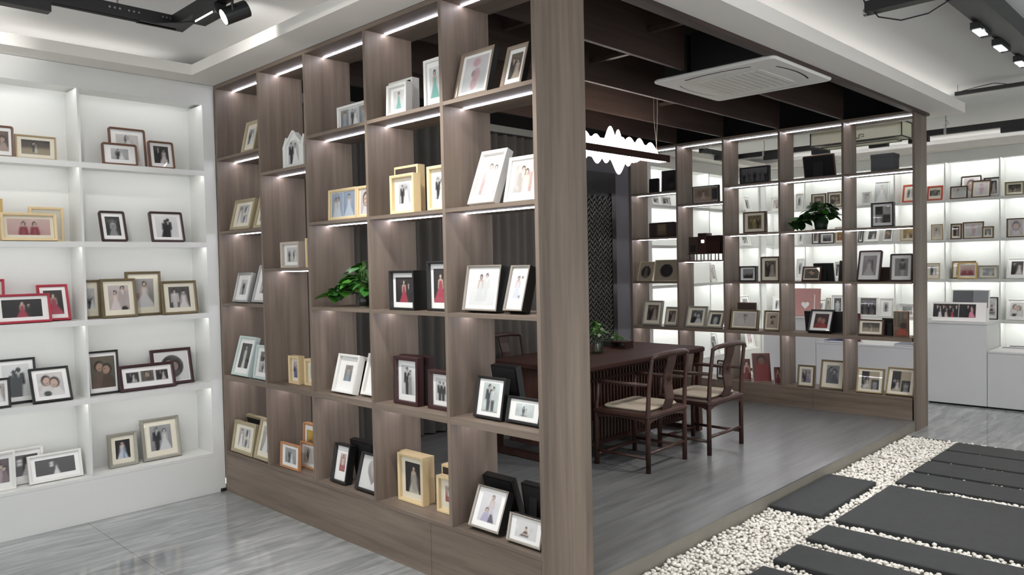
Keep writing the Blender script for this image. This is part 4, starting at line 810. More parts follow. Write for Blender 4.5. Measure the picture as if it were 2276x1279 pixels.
def frame_thing(row, idx):
    x, y, z, w, h, tl, ang, th, st, pr, lab, rev, nomat, grp = row
    raise_ = max(0, th*math.sin(math.radians(tl)))+.0005
    e = empty('photo_frame', (x, y, z+raise_), (-math.radians(tl), 0, math.radians(ang))); tag(e, lab, 'photo frame', grp)
    bw = min(BW.get(st, .014), .16*min(w, h)) if not nomat else .002; rd = st in ROUND
    back = rev or pr == 'back'
    fl = (lambda v: th-v) if back else (lambda v: v)          # turned frames show their backs
    dp = min(.012, th*.55) if st not in ('pine', 'white', 'whitewash', 'maroon', 'black') or th < .04 else min(.022, th*.5)
    if nomat: dp = .0012
    prof = [(0, th), (0, .002), (.002, 0), (bw*.75, .0015), (bw, .004), (bw, dp)] if not nomat else [(0, th), (0, .001), (.001, 0), (bw, 0), (bw, .001), (bw, dp)]
    m = MB(); rings = []
    for ins, yy in prof:
        pts_ = ring(w, h, ins, fl(yy), rd); rings.append(len(m.v)); m.v += pts_; n = len(pts_)
    for a, b in zip(rings[:-1], rings[1:]):
        for k in range(n): j = (k+1) % n; m.f.append((a+k, a+j, b+j, b+k))
    m.f.append(tuple(rings[0]+k for k in range(n)))
    fo = m.build('frame', FR[st], e)
    if st in SIDE_DARK:
        fo.data.materials.append(MATS['black_metal'])
        for p in fo.data.polygons:
            if all(fl(fo.data.vertices[v].co.y) > .0015 for v in p.vertices) and max(fo.data.vertices[v].co.y for v in p.vertices) > dp+.001: p.material_index = 1
    if back:
        brd = .008; bm_ = 'back_brown' if st in ('pine', 'natural', 'walnut') else 'back_black'
        bx('backing_board', bm_, e, bw*.8, w-bw*.8, -.0025, -.0003, bw*.8, h-bw*.8)
        if pr == 'back' and rev and h > .12:
            lw = w*.16; a = math.radians(-tl); yf = -.16*h-.004; zf = yf*math.sin(-a)/math.cos(a)
            zf = max(zf, .001); q = MB(); q.v = [(w/2-lw, -.003, h*.72), (w/2+lw, -.003, h*.72), (w/2+lw, yf, zf+.002), (w/2-lw, yf, zf+.002)]; q.v += [(a_, b_-.002, c_+.001) for a_, b_, c_ in q.v]
            q.f = [(0, 1, 2, 3), (7, 6, 5, 4)]+[(k, (k+1) % 4, 4+(k+1) % 4, 4+k) for k in range(4)]; q.build('easel_leg', 'leg_black', e)
        return e
    px, pz = w-2*bw, h-2*bw
    mx, mz = (0, 0) if nomat else NOPHOTO_W.get(pr, (.16, .14))
    cream = st in CREAM
    if not nomat: bx('mat', 'mat_cream' if cream else 'mat_white', e, bw-.001, w-bw+.001, dp, dp+.001, bw-.001, h-bw+.001)
    dist = max(1.5, math.hypot(x, y)); ppm = 1702/dist*.5
    nx = int(min(56, max(8, px*(1-2*mx)*ppm))); nz = int(min(64, max(8, pz*(1-2*mz)*ppm)))
    pic = paint(pr, nx, nz, idx*13+5); xs = np.linspace(bw+px*mx, w-bw-px*mx, nx); zs = np.linspace(bw+pz*mz*1.1, h-bw-pz*mz*.9, nz)
    XX, ZZ = np.meshgrid(xs, zs); v = np.stack([XX, np.full_like(XX, dp-.0006), ZZ], -1).reshape(-1, 3)
    i0 = (np.arange(nz-1)[:, None]*nx+np.arange(nx-1)[None, :]).ravel(); f = np.stack([i0, i0+1, i0+nx+1, i0+nx], 1)
    me = bpy.data.meshes.new('photo'); me.from_pydata(v.tolist(), [], f.tolist()); ca = me.color_attributes.new('print', 'FLOAT_COLOR', 'POINT')
    lin = np.clip(pic.c, 0, 1).reshape(-1, 3)*.93; lin = np.where(lin <= .04045, lin/12.92, ((lin+.055)/1.055)**2.4); ca.data.foreach_set('color', np.concatenate([lin, np.ones((len(lin), 1))], 1).astype(np.float32).ravel())
    me.materials.append(MATS['photo_print']); link('photo', me, e)
    if not nomat: MB().quad((bw, .0045, bw), (w-bw, .0045, bw), (w-bw, .0045, h-bw), (bw, .0045, h-bw)).build('glass', 'clear_pane', e, keep=True)
    if tl >= 4 and h > .1:
        t_ = math.radians(tl); yf = th+.22*h; zf = max(0, (yf*math.sin(t_)-raise_)/math.cos(t_)); lw = w*.1
        q = MB(); q.v = [(w/2-lw, th+.0005, h*.6), (w/2+lw, th+.0005, h*.6), (w/2+lw, yf, zf+.004), (w/2-lw, yf, zf+.004)]; q.v += [(a_, b_+.003, c_+.001) for a_, b_, c_ in q.v]
        q.f = [(0, 1, 2, 3), (7, 6, 5, 4)]+[(k, (k+1) % 4, 4+(k+1) % 4, 4+k) for k in range(4)]; q.build('easel_leg', 'leg_black', e)
    return e

GROUPS = ["photo frames on the near oak bookcase", "photo frames on the far oak bookcase", "photo frames in the white corner cabinet", "photo frames on the far white shelves", "photo frames on the shelves beyond the far bookcase"]
ROWS = [
(1.100,5.440,2.317,0.144,0.191,0,0,0.022,'walnutr','close_sepia','walnut frame with warm portrait, white corner cabinet top shelf, cut off',0,0,2),
(1.250,5.440,2.317,0.224,0.148,0,0,0.022,'oak','land_couple','thin oak landscape frame, couple outdoors, white corner cabinet top shelf',0,0,2),
(1.815,5.510,2.317,0.236,0.271,6,0,0.022,'walnutr','duo_v','tall walnut frame standing behind another on white cabinet top shelf',0,0,2),
(1.739,5.420,2.317,0.220,0.147,8,0,0.022,'walnutr','couple_bw','walnut landscape frame with seated couple, front of white cabinet top shelf',0,0,2),
(2.044,5.440,2.317,0.171,0.193,10,0,0.022,'walnutr','couple_dark','small upright walnut frame beside the corner, white cabinet top shelf',0,0,2),
(1.080,5.520,1.808,0.109,0.264,0,0,0.022,'gold','plain_cream','gold frame at the photo edge behind red couple, white cabinet second shelf',0,0,2),
(1.157,5.420,1.808,0.302,0.173,8,0,0.04,'pine','couple_redsuit','wide pine shadow box with couple in red jackets on white cabinet second shelf',0,0,2),
(1.326,5.510,1.808,0.193,0.221,0,0,0.022,'pine','plain_cream','pine frame half hidden behind the red couple shadow box',0,0,2),
(1.724,5.440,1.808,0.162,0.215,18,0,0.022,'espresso','woman_dark','dark rounded frame with veiled woman in black and white, white cabinet second shelf',0,0,2),
(2.041,5.440,1.808,0.228,0.219,15,0,0.022,'espresso','sil_white','dark rounded frame with black couple silhouette on white, white cabinet second shelf',0,0,2),
(1.043,5.530,1.303,0.141,0.276,0,0,0.022,'red','plain_cream','red frame corner at the photo edge, white cabinet third shelf',0,0,2),
(1.100,5.420,1.303,0.310,0.182,13,0,0.022,'red','couple_reddress','wide red frame with woman in red gown, white cabinet third shelf front',0,0,2),
(1.362,5.490,1.303,0.176,0.238,17,0,0.022,'red','gown_red','upright red frame with woman in spread red gown, white cabinet third shelf',0,0,2),
(1.612,5.520,1.303,0.115,0.256,3,0,0.022,'bronze','couple_bw','bronze frame half hidden by the white cabinet upright, third shelf',0,0,2),
(1.705,5.420,1.303,0.220,0.261,9,0,0.022,'bronze','couple_blush','bronze frame with blush couple at front of white cabinet third shelf',0,0,2),
(1.887,5.520,1.303,0.234,0.305,2,0,0.022,'bronze','bride_room','tall bronze frame with bride in ball gown, white cabinet third shelf back',0,0,2),
(2.090,5.415,1.303,0.245,0.235,9,0,0.022,'bronze','couple_veil','bronze landscape frame with veiled bride beside corner, white cabinet third shelf',0,0,2),
(1.124,5.530,0.798,0.219,0.281,10,0,0.022,'black','sil_white','black frame with two silhouettes behind others, white cabinet fourth shelf',0,0,2),
(1.055,5.426,0.798,0.118,0.181,5,0,0.022,'black','gown_white','small black frame at the photo edge, white cabinet fourth shelf',0,0,2),
(1.286,5.409,0.798,0.222,0.226,24,0,0.022,'black','close_bride','black landscape frame with close couple and bouquet, white cabinet fourth shelf',0,0,2),
(1.619,5.480,0.798,0.195,0.288,5,0,0.022,'black','close_brown','black frame with couple in brown, white cabinet fourth shelf beside upright',0,0,2),
(1.804,5.438,0.798,0.367,0.177,15,0,0.022,'maroon','tri_dark','wide maroon frame with three small photos, white cabinet fourth shelf',0,0,2),
(2.049,5.520,0.798,0.283,0.257,13,0,0.022,'maroon','circle_dark','maroon frame with round portrait behind the three-photo frame',0,0,2),
(1.053,5.457,0.290,0.136,0.234,2,0,0.022,'white','close_pinkdark','white frame at the photo edge, white cabinet bottom shelf',0,0,2),
(1.157,5.530,0.290,0.207,0.221,8,0,0.022,'white','gown_tag','white frame with dark gown print behind another, white cabinet bottom shelf',0,0,2),
(1.260,5.457,0.290,0.305,0.176,15,0,0.022,'white','gown_tag','white landscape frame with pale gown on charcoal, white cabinet bottom shelf',0,0,2),
(1.734,5.493,0.290,0.185,0.224,6,0,0.03,'silver','bride_blue','small silver frame with bride in blue on black, white cabinet bottom shelf',0,0,2),
(1.955,5.494,0.290,0.260,0.286,10,0,0.03,'silver','couple_grey','larger silver frame with standing couple on grey, white cabinet bottom shelf',0,0,2),
(2.530,5.109,2.410,0.185,0.229,13,-90,0.03,'champagne','couple_bw','champagne frame leaning on top shelf of near bookcase beside white cabinet',0,0,0),
(2.530,5.319,1.885,0.295,0.224,14,-90,0.03,'champagne','tri_bw','champagne frame with three small photos, near bookcase corner column second shelf',0,0,0),
(2.550,5.005,1.885,0.244,0.256,15,-90,0.03,'champagne','gown_white','champagne frame cut by upright, near bookcase corner column second shelf',0,0,0),
(2.530,5.308,1.370,0.221,0.215,14,-90,0.03,'silver2','man_bw','silver frame with standing man, near bookcase corner column third shelf',0,0,0),
(2.550,5.062,1.370,0.270,0.268,16,-90,0.03,'silver2','couple_bw','taller silver frame cut by upright, near bookcase corner column third shelf',0,0,0),
(2.492,5.283,0.850,0.248,0.282,16,-90,0.035,'mint','gown_darkbg','pale mint frame with tall gown photo, near bookcase corner column fourth shelf',0,0,0),
(2.507,4.991,0.850,0.235,0.232,10,-90,0.03,'mint','stack2','pale mint frame with two stacked photos, near bookcase corner column fourth shelf',0,0,0),
(2.492,5.322,0.297,0.314,0.222,10,-90,0.03,'champagne','tri_bw','champagne stepped frame with three photos, near bookcase corner column bottom shelf',0,0,0),
(2.492,4.984,0.297,0.228,0.279,14,-90,0.03,'champagne','gown_white','champagne stepped frame with white gown, near bookcase corner column bottom shelf',0,0,0),
(2.680,5.359,0.297,0.257,0.248,-12,-90,0.03,'champagne','back','champagne frame turned to face inward, near bookcase corner column bottom shelf',1,0,0),
(2.640,4.456,2.245,0.086,0.568,2,-90,0.022,'white','plain_cream','tall thin white frame beside the castle frame, near bookcase',0,0,0),
(2.510,4.562,1.610,0.226,0.168,0,-90,0.1,'whitewash','duo_bw','whitewashed box frame with two photos, near bookcase second column',0,0,0),
(2.520,4.269,1.610,0.093,0.184,0,-90,0.03,'pine','plain_cream','narrow pine frame edge beside the whitewashed box frame',0,0,0),
(2.560,4.592,0.850,0.127,0.184,0,-90,0.05,'pine','couple_blue','pine box frame with couple in blue, near bookcase second column',0,0,0),
(2.582,4.431,0.850,0.133,0.171,0,-90,0.05,'pine','man_bw','pine box frame cut by upright, near bookcase second column fourth shelf',0,0,0),
(2.513,4.654,0.297,0.234,0.162,3,-90,0.022,'natural','couple_grey','natural wood frame with couple in grey, near bookcase second column bottom shelf',0,0,0),
(2.594,4.546,0.297,0.199,0.166,3,-90,0.022,'natural','kiss_bw','natural wood frame with kissing couple, near bookcase second column bottom shelf',0,0,0),
(2.640,4.582,0.297,0.159,0.278,2,-90,0.04,'natural','orange','natural wood frame with yellow and orange print, near bookcase second column',0,0,0),
(2.540,3.905,2.410,0.320,0.138,0,-90,0.022,'white','tri_blue','white landscape frame with blue three-photo strip, near bookcase third column top shelf',0,0,0),
(2.520,3.999,1.885,0.290,0.183,2,-90,0.022,'pine','duo_blue','pine frame with bridesmaids in pale blue, near bookcase third column',0,0,0),
(2.525,3.712,1.885,0.163,0.182,2,-90,0.022,'pine','close_pink','pine frame with close smiling face on pink, near bookcase third column',0,0,0),
(2.521,4.018,0.850,0.223,0.231,15,-90,0.045,'white','gown_blue','white frame with small blue gown photo, near bookcase third column fourth shelf',0,0,0),
(2.561,3.773,0.850,0.204,0.244,16,-90,0.045,'white','gown_blue','white frame with blue gown cut by upright, near bookcase third column fourth shelf',0,0,0),
(2.730,4.100,0.850,0.243,0.199,-10,-90,0.03,'white','back','white frame showing its black back between two white frames, near bookcase third column',1,0,0),
(2.526,4.070,0.297,0.163,0.231,11,-90,0.05,'black','red_small','black frame with small red photo, near bookcase third column bottom shelf',0,0,0),
(2.527,3.811,0.297,0.265,0.215,16,-90,0.04,'black','heart','black frame with heart-shaped photo, near bookcase third column bottom shelf',0,0,0),
(2.680,4.008,0.297,0.238,0.257,-10,-90,0.04,'black','back','black frame turned inward behind the heart photo, near bookcase',1,0,0),
(2.510,3.384,2.410,0.172,0.168,2,-90,0.045,'white','gown_teal','white box frame with teal gown, near bookcase fourth column top shelf front',0,0,0),
(2.600,3.473,2.410,0.209,0.212,0,-90,0.05,'white','back','white box frame behind the teal gown frame, near bookcase fourth column',0,0,0),
(2.530,3.085,2.410,0.157,0.246,0,-90,0.03,'white','gown_teal','taller white frame with teal gown cut by upright, near bookcase fourth column',0,0,0),
(2.505,3.362,1.885,0.204,0.208,0,-90,0.05,'pine','couple_bw','pine box frame with black and white couple, near bookcase fourth column second shelf',0,0,0),
(2.580,3.415,1.885,0.205,0.264,0,-90,0.05,'pine','back','taller pine box frame showing its dark back behind another pine frame',0,0,0),
(2.530,3.078,1.885,0.167,0.229,0,-90,0.04,'pine','couple_bw','pine box frame cut by upright, near bookcase fourth column second shelf',0,0,0),
(2.510,3.398,1.370,0.214,0.212,0,-90,0.1,'black','couple_reddress','deep black box frame with woman in red, near bookcase fourth column third shelf',0,0,0),
(2.540,3.112,1.370,0.180,0.256,0,-90,0.05,'black','gown_red','taller black frame with woman in red cut by upright, near bookcase fourth column',0,0,0),
(2.545,3.428,0.850,0.210,0.261,1,-90,0.05,'maroon','couple_suit','maroon box frame with couple in suits, near bookcase fourth column fourth shelf',0,0,0),
(2.610,3.449,0.850,0.257,0.263,0,-90,0.05,'maroon','back','second maroon box frame standing behind the maroon couple frame',0,0,0),
(2.563,3.153,0.850,0.176,0.206,1,-90,0.05,'maroon','two_men','smaller maroon frame with two men cut by upright, near bookcase fourth column',0,0,0),
(2.583,3.460,0.297,0.222,0.267,0,-90,0.045,'pine','bride_dark','deep pine box frame with dark bride photo, near bookcase fourth column bottom shelf',0,0,0),
(2.640,3.506,0.297,0.250,0.260,0,-90,0.045,'pine','back','pine box frame standing close behind the dark bride photo',0,0,0),
(2.591,3.134,0.297,0.154,0.194,0,-90,0.045,'pine','red_small','small pine box frame cut by upright, near bookcase fourth column bottom shelf',0,0,0),
(2.670,3.179,0.297,0.144,0.230,0,-90,0.045,'pine','back','pine box frame with black back behind the small pine frame',0,0,0),
(2.530,2.859,2.410,0.237,0.246,15,-90,0.035,'champagne2','sketch_pink','champagne frame with pink print, near bookcase pillar column top shelf',0,0,0),
(2.530,2.535,2.410,0.138,0.211,17,-90,0.035,'champagne2','couple_brown','narrower champagne frame with brown print, near bookcase pillar column top shelf',0,0,0),
(2.530,2.773,1.885,0.180,0.285,22,-90,0.045,'white','couple_pastel','white frame with couple on pastel street, near bookcase pillar column second shelf',0,0,0),
(2.530,2.525,1.885,0.201,0.217,13,-90,0.03,'white','couple_pastel2','white frame with hugging couple, near bookcase pillar column second shelf',0,0,0),
(2.530,2.830,1.370,0.241,0.225,11,-90,0.06,'silverblk','sketch_couple','silver-edged frame with pale couple, near bookcase pillar column third shelf',0,0,0),
(2.530,2.545,1.370,0.124,0.221,17,-90,0.06,'silverblk','sketch_woman','narrow silver-edged frame with woman drawing, near bookcase pillar column third shelf',0,0,0),
(2.545,2.783,0.850,0.197,0.203,11,-90,0.035,'black','two_men_tall','black frame with two men standing, near bookcase pillar column fourth shelf',0,0,0),
(2.556,2.572,0.850,0.220,0.124,13,-90,0.035,'black','couple_sit','black landscape frame with couple seated, near bookcase pillar column fourth shelf',0,0,0),
(2.750,2.816,0.850,0.179,0.246,-10,-90,0.04,'black','back','black frame turned inward behind two men photo, near bookcase pillar column',1,0,0),
(2.515,2.806,0.297,0.213,0.205,23,-90,0.05,'silverblk','family_lilac','silver-edged frame with mother and child in lilac, near bookcase pillar column bottom shelf',0,0,0),
(2.510,2.535,0.297,0.217,0.129,14,-90,0.05,'silverblk','woman_lean','silver-edged landscape frame with leaning woman, near bookcase pillar column bottom shelf',0,0,0),
(2.755,2.869,0.297,0.208,0.236,-18,-90,0.04,'black','back','black frame turned inward behind lilac family photo, near bookcase bottom shelf',1,0,0),
(2.740,2.616,0.297,0.157,0.227,-9,-90,0.04,'black','back','black frame turned inward beside pillar, near bookcase bottom shelf',1,0,0),
(7.640,5.182,2.410,0.135,0.171,2,-90,0.022,'espresso','back','small dark frame seen from behind, far bookcase top shelf beside grey wall',0,0,1),
(7.620,4.996,2.410,0.221,0.244,2,-90,0.022,'dark','dark_plain','dark picture with blurred figures, far bookcase top shelf beside grey wall',0,0,1),
(7.620,5.178,1.885,0.355,0.175,0,-90,0.04,'espresso','brown_panels','brown three-panel frame, far bookcase second shelf beside grey wall',0,0,1),
(7.600,5.352,1.370,0.210,0.241,19,-90,0.022,'beige','oval_dark','beige frame with oval dark portrait, far bookcase third shelf',0,0,1),
(7.600,5.115,1.370,0.321,0.255,12,-90,0.022,'beige','oval_dark2','larger beige frame with dark round picture, far bookcase third shelf',0,0,1),
(7.590,5.282,0.850,0.260,0.296,14,-90,0.03,'silver','couple_sepia','silver frame with sepia couple, far bookcase grey-wall column fourth shelf',0,0,1),
(7.590,4.971,0.850,0.175,0.225,15,-90,0.03,'silver','couple_brown','small silver frame with brown photo, far bookcase grey-wall column fourth shelf',0,0,1),
(7.600,4.577,2.245,0.328,0.188,0,-90,0.03,'dark','beige_room','dark landscape frame with beige interior picture, far bookcase second column top',0,0,1),
(7.590,4.689,0.850,0.249,0.246,18,-90,0.022,'silver','close_bw','silver frame with black and white bride, far bookcase second column fourth shelf',0,0,1),
(7.590,4.434,0.850,0.206,0.208,26,-90,0.022,'silver','man_bw2','silver frame with man in white shirt, far bookcase second column fourth shelf',0,0,1),
(7.600,4.596,0.297,0.103,0.139,4,-90,0.022,'espresso','couple_brown','small dark frame seen between chairs, far bookcase second column bottom shelf',0,0,1),
(7.600,4.304,0.297,0.086,0.204,4,-90,0.022,'espresso','couple_sepia','small dark frame behind chair splat, far bookcase second column bottom shelf',0,0,1),
(7.590,3.996,2.410,0.330,0.174,0,-90,0.05,'black','group_grey','black landscape frame with row of dancing figures, far bookcase third column top',0,0,1),
(7.590,3.960,1.885,0.253,0.224,0,-90,0.05,'walnut','sepia_trio','walnut landscape frame with three sepia figures, far bookcase third column second shelf',0,0,1),
(7.590,4.018,1.370,0.196,0.164,1,-90,0.06,'black','group_dark','small black landscape frame with dark group, far bookcase third column third shelf',0,0,1),
(7.590,3.769,1.370,0.205,0.261,1,-90,0.03,'walnut','couple_sepia','upright walnut frame with sepia couple, far bookcase third column third shelf',0,0,1),
(7.590,4.129,0.850,0.312,0.211,11,-90,0.05,'bronze','kiss_white','bronze landscape frame with kissing couple on white, far bookcase third column',0,0,1),
(7.770,4.121,0.850,0.220,0.287,-5,-90,0.022,'walnut','back','walnut frame seen from behind above kissing couple frame, far bookcase',1,0,1),
(7.590,3.748,0.850,0.182,0.215,9,-90,0.03,'bronze','kiss_beige','upright bronze frame with kissing couple on beige, far bookcase third column',0,0,1),
(7.630,4.020,0.297,0.106,0.230,14,-50,0.022,'panel','red_woman','red photo block turned aside behind chair, far bookcase third column bottom shelf',0,1,1),
(7.590,3.859,0.297,0.189,0.306,14,-50,0.022,'panel','red_portrait','large red photo block with white edge, far bookcase third column bottom shelf',0,1,1),
(7.590,3.624,0.297,0.065,0.176,12,-50,0.022,'panel','red_woman','smallest red photo block beside upright, far bookcase third column bottom shelf',0,1,1),
(7.700,3.333,2.410,0.316,0.230,-13,-90,0.022,'walnutr','back','walnut frame seen from behind on top shelf above trailing plant, far bookcase',1,0,1),
(7.580,3.327,1.370,0.188,0.151,16,-90,0.03,'walnut','close_brown','walnut landscape frame with brown close-up, far bookcase fourth column third shelf',0,0,1),
(7.720,3.246,1.370,0.197,0.183,-12,-90,0.022,'dark','back','dark frame back behind brown close-up, far bookcase fourth column third shelf',1,0,1),
(7.660,2.989,1.370,0.083,0.205,12,-90,0.022,'dark','back','dark frame leaning beside upright, far bookcase fourth column third shelf',0,0,1),
(7.590,3.277,0.850,0.233,0.239,26,-90,0.05,'black','red_kiss','black frame with cream mat and red couple photo, far bookcase fourth column',0,0,1),
(7.800,3.379,0.850,0.186,0.212,-10,-90,0.022,'black','back','black frame turned backwards before red couple photo, far bookcase',1,0,1),
(7.740,3.152,0.850,0.173,0.216,5,-90,0.022,'black','back','black frame leaning beyond red couple photo, far bookcase',0,0,1),
(7.590,3.389,0.297,0.177,0.222,9,-90,0.03,'bronze','couple_lilac','bronze frame with couple in lilac, far bookcase fourth column bottom shelf',0,0,1),
(7.590,3.159,0.297,0.239,0.289,13,-90,0.03,'bronze','close_greycouple','larger bronze frame with embracing grey couple, far bookcase fourth column bottom shelf',0,0,1),
(7.590,2.651,1.885,0.203,0.229,0,-90,0.05,'black','collage','black frame with grey photo collage, far bookcase pillar column second shelf',0,0,1),
(7.590,2.791,1.370,0.213,0.303,17,-90,0.03,'espresso','gown_grey','dark rounded frame with bride on grey, far bookcase pillar column third shelf',0,0,1),
(7.590,2.489,1.370,0.197,0.258,7,-90,0.03,'espresso','man_grey','dark rounded frame with figure in hat, far bookcase pillar column third shelf',0,0,1),
(7.700,2.625,1.370,0.152,0.133,5,-90,0.022,'walnut','back','brown frame back low between two dark rounded frames, far bookcase',0,0,1),
(7.590,2.785,0.850,0.237,0.154,11,-90,0.04,'walnut','land_couple','walnut landscape frame with couple on hillside, far bookcase pillar column fourth shelf',0,0,1),
(7.590,2.455,0.850,0.124,0.244,0,-90,0.05,'natural','forest','wood block photo with forest and red figure, far bookcase pillar column fourth shelf',0,1,1),
(7.730,2.595,0.850,0.138,0.167,-8,-90,0.022,'dark','back','grey frame back behind couple on hillside, far bookcase pillar column',1,0,1),
(7.590,2.804,0.297,0.248,0.238,14,-90,0.03,'gold2','duo_dark','gold frame with two offset photos, far bookcase pillar column bottom shelf',0,0,1),
(7.590,2.536,0.297,0.252,0.267,22,-90,0.03,'gold2','duo_dark','larger gold frame with two offset photos beside end panel, far bookcase',0,0,1),
(10.910,3.415,2.317,0.171,0.241,16,-90,0.022,'orange','couple_bw','orange-red frame with pale couple, far white shelves top row behind end panel',0,0,3),
(10.910,3.114,2.317,0.184,0.192,10,-90,0.022,'orange','tri_dark','orange-red landscape frame with strip photo, far white shelves top row',0,0,3),
(11.000,2.750,2.317,0.229,0.293,10,-90,0.022,'espresso','close_pink','dark frame at the back of top row, far white shelves',0,0,3),
(10.890,2.839,2.317,0.198,0.161,7,-90,0.022,'walnut','sketch_couple','small walnut landscape frame with faint couple, far white shelves top row',0,0,3),
(10.900,2.602,2.317,0.206,0.221,14,-90,0.022,'walnut','sketch_pink','walnut frame with pink couple in front, far white shelves top row',0,0,3),
(11.010,2.488,2.317,0.176,0.247,0,-90,0.022,'black','couple_dark','black frame half hidden behind pink couple, far white shelves top row',0,0,3),
(10.910,2.243,2.317,0.204,0.166,0,-90,0.022,'olive','land_couple','olive gold landscape frame cut off at the side, far white shelves top row',0,0,3),
(10.910,3.442,1.808,0.188,0.197,5,-90,0.022,'oak','yellow','yellow landscape photo partly behind end panel, far white shelves second row',0,0,3),
(10.910,3.064,1.808,0.138,0.204,0,-90,0.022,'oak','gown_cream','cream frame with bride, far white shelves second row',0,0,3),
(10.920,2.842,1.808,0.128,0.200,3,-90,0.022,'walnut','couple_sepia','upright walnut frame with sepia family, far white shelves second row',0,0,3),
(10.960,2.712,1.808,0.234,0.214,0,-90,0.022,'walnut','sketch_pink','walnut landscape frame with pink arch, far white shelves second row',0,0,3),
(10.872,2.481,1.808,0.130,0.147,3,-90,0.015,'bronze','woman_grey','small bronze frame with bride in grey, far white shelves second row',0,0,3),
(10.910,2.225,1.808,0.196,0.231,0,-90,0.022,'walnut','close_pink','walnut landscape frame with close faces cut off at the side, second row',0,0,3),
(10.910,3.125,1.303,0.158,0.207,4,-90,0.022,'oak','couple_bw','small oak frame beside end panel, far white shelves third row',0,0,3),
(11.000,2.852,1.303,0.271,0.226,8,-90,0.022,'bronze','couple_sepia','bronze frame behind gold frame, far white shelves third row',0,0,3),
(10.880,2.757,1.303,0.222,0.208,8,-90,0.022,'gold','couple_redsuit','gold landscape frame in front, far white shelves third row',0,0,3),
(10.940,2.539,1.303,0.224,0.170,0,-90,0.022,'silver','land_grey','silver landscape frame with grey scenery, far white shelves third row',0,0,3),
(10.910,2.231,1.303,0.213,0.267,20,-90,0.022,'white','couple_dark','white landscape frame with riding couple cut off at the side, third row',0,0,3),
(10.910,2.236,0.798,0.218,0.264,16,-90,0.022,'white','close_bride','white landscape frame with close couple cut off at the side, fourth row',0,0,3),
(10.910,2.457,0.798,0.139,0.280,3,-90,0.022,'black','woman_lean','black folded frame with pale woman, far white shelves fourth row',0,0,3),
(10.910,4.865,2.317,0.118,0.236,4,-90,0.022,'white','couple_bw','white frame with tall couple seen through far bookcase fourth column, top row',0,0,3),
(10.920,4.635,2.317,0.212,0.209,0,-90,0.022,'walnut','close_sepia','walnut landscape frame above trailing plant, far white shelves top row',0,0,3),
(10.900,4.396,2.317,0.209,0.216,0,-90,0.022,'walnut','close_sepia','walnut square frame above trailing plant, far white shelves top row',0,0,3),
(10.910,3.781,2.317,0.197,0.316,12,-90,0.022,'white','bride_white','white frame with white bride seen through far bookcase pillar column',0,0,3),
(10.910,3.934,2.317,0.125,0.184,7,-90,0.022,'white','sketch_couple','small white frame with faint figures seen through far bookcase pillar column',0,0,3),
(10.910,4.846,1.808,0.102,0.194,7,-90,0.022,'white','couple_bw','white upright frame under trailing plant, far white shelves second row',0,0,3),
(10.940,4.641,1.808,0.107,0.215,3,-90,0.022,'espresso','couple_sepia','dark upright frame edge under trailing plant, far white shelves second row',0,0,3),
(10.890,4.510,1.808,0.206,0.155,5,-90,0.022,'espresso','group_dark','dark landscape frame under trailing plant, far white shelves second row',0,0,3),
(10.910,4.300,1.808,0.134,0.228,3,-90,0.022,'oak','orange','oak frame with golden photo under trailing plant, far white shelves second row',0,0,3),
(10.920,3.991,1.808,0.063,0.208,17,-90,0.022,'black','couple_dark','thin black frame leaning, far white shelves second row behind pillar column',0,0,3),
(10.910,3.903,1.808,0.186,0.199,25,-90,0.022,'white','couple_dark','white frame with dark couple, far white shelves second row behind pillar column',0,0,3),
(10.910,3.662,1.808,0.121,0.201,19,-90,0.022,'white','close_brown','white frame with brown portrait, far white shelves second row behind pillar column',0,0,3),
(10.910,4.868,1.303,0.126,0.306,3,-90,0.022,'white','couple_bw','white frame with bride and groom beside upright, far white shelves third row',0,0,3),
(10.910,4.316,1.303,0.088,0.250,6,-90,0.022,'white','couple_dark','white frame between dark frame backs, far white shelves third row',0,0,3),
(10.910,4.569,0.798,0.114,0.219,16,-90,0.022,'white','couple_bw','small white frame beside pink box, far white shelves fourth row',0,0,3),
(10.910,4.443,0.798,0.066,0.239,8,-90,0.022,'silver','woman_grey','narrow grey frame second from pink box, far white shelves fourth row',0,0,3),
(10.910,4.365,0.798,0.177,0.287,5,-90,0.022,'white','man_bw2','large white frame with man in suit, far white shelves fourth row',0,0,3),
(10.910,3.976,0.798,0.240,0.259,5,-90,0.022,'white','group_grey','white landscape frame with group of people, far white shelves fourth row',0,0,3),
(10.910,3.716,0.798,0.169,0.250,8,-90,0.022,'white','man_bw','white square frame with man in black, far white shelves fourth row',0,0,3),
(10.910,3.467,0.798,0.209,0.175,8,-90,0.022,'white','land_grey','white landscape frame with pale scenery, far white shelves fourth row',0,0,3),
(8.121,5.440,2.317,0.143,0.101,12,0,0.022,'white','couple_bw','white frame seen through far bookcase grey-wall column, shelves beyond, lower one',0,0,4),
(8.320,5.440,2.317,0.205,0.116,8,0,0.022,'white','close_bw','white frame seen through far bookcase grey-wall column, shelves beyond, larger one',0,0,4),
(10.547,5.440,2.317,0.197,0.231,14,0,0.022,'white','couple_grey','white frame leaning beyond far bookcase third column, upper row',0,0,4),
(10.910,5.246,2.317,0.148,0.212,6,-90,0.022,'white','couple_blush','white frame at the inner corner beyond far bookcase, upper row',0,0,3),
(10.406,5.440,1.808,0.277,0.172,14,0,0.022,'white','stack2','white frame leaning beyond far bookcase third column, second row',0,0,4),
(10.429,5.440,0.798,0.262,0.281,12,0,0.022,'white','couple_grey','white frame leaning beyond far bookcase third column, fourth row',0,0,4),
(10.910,5.238,0.798,0.140,0.250,8,-90,0.022,'white','couple_bw','white frame at the inner corner beyond far bookcase, fourth row',0,0,3),
(9.513,5.440,1.303,0.161,0.254,10,0,0.022,'white','couple_blush','white frame with faint couple beyond far bookcase second column',0,0,4),
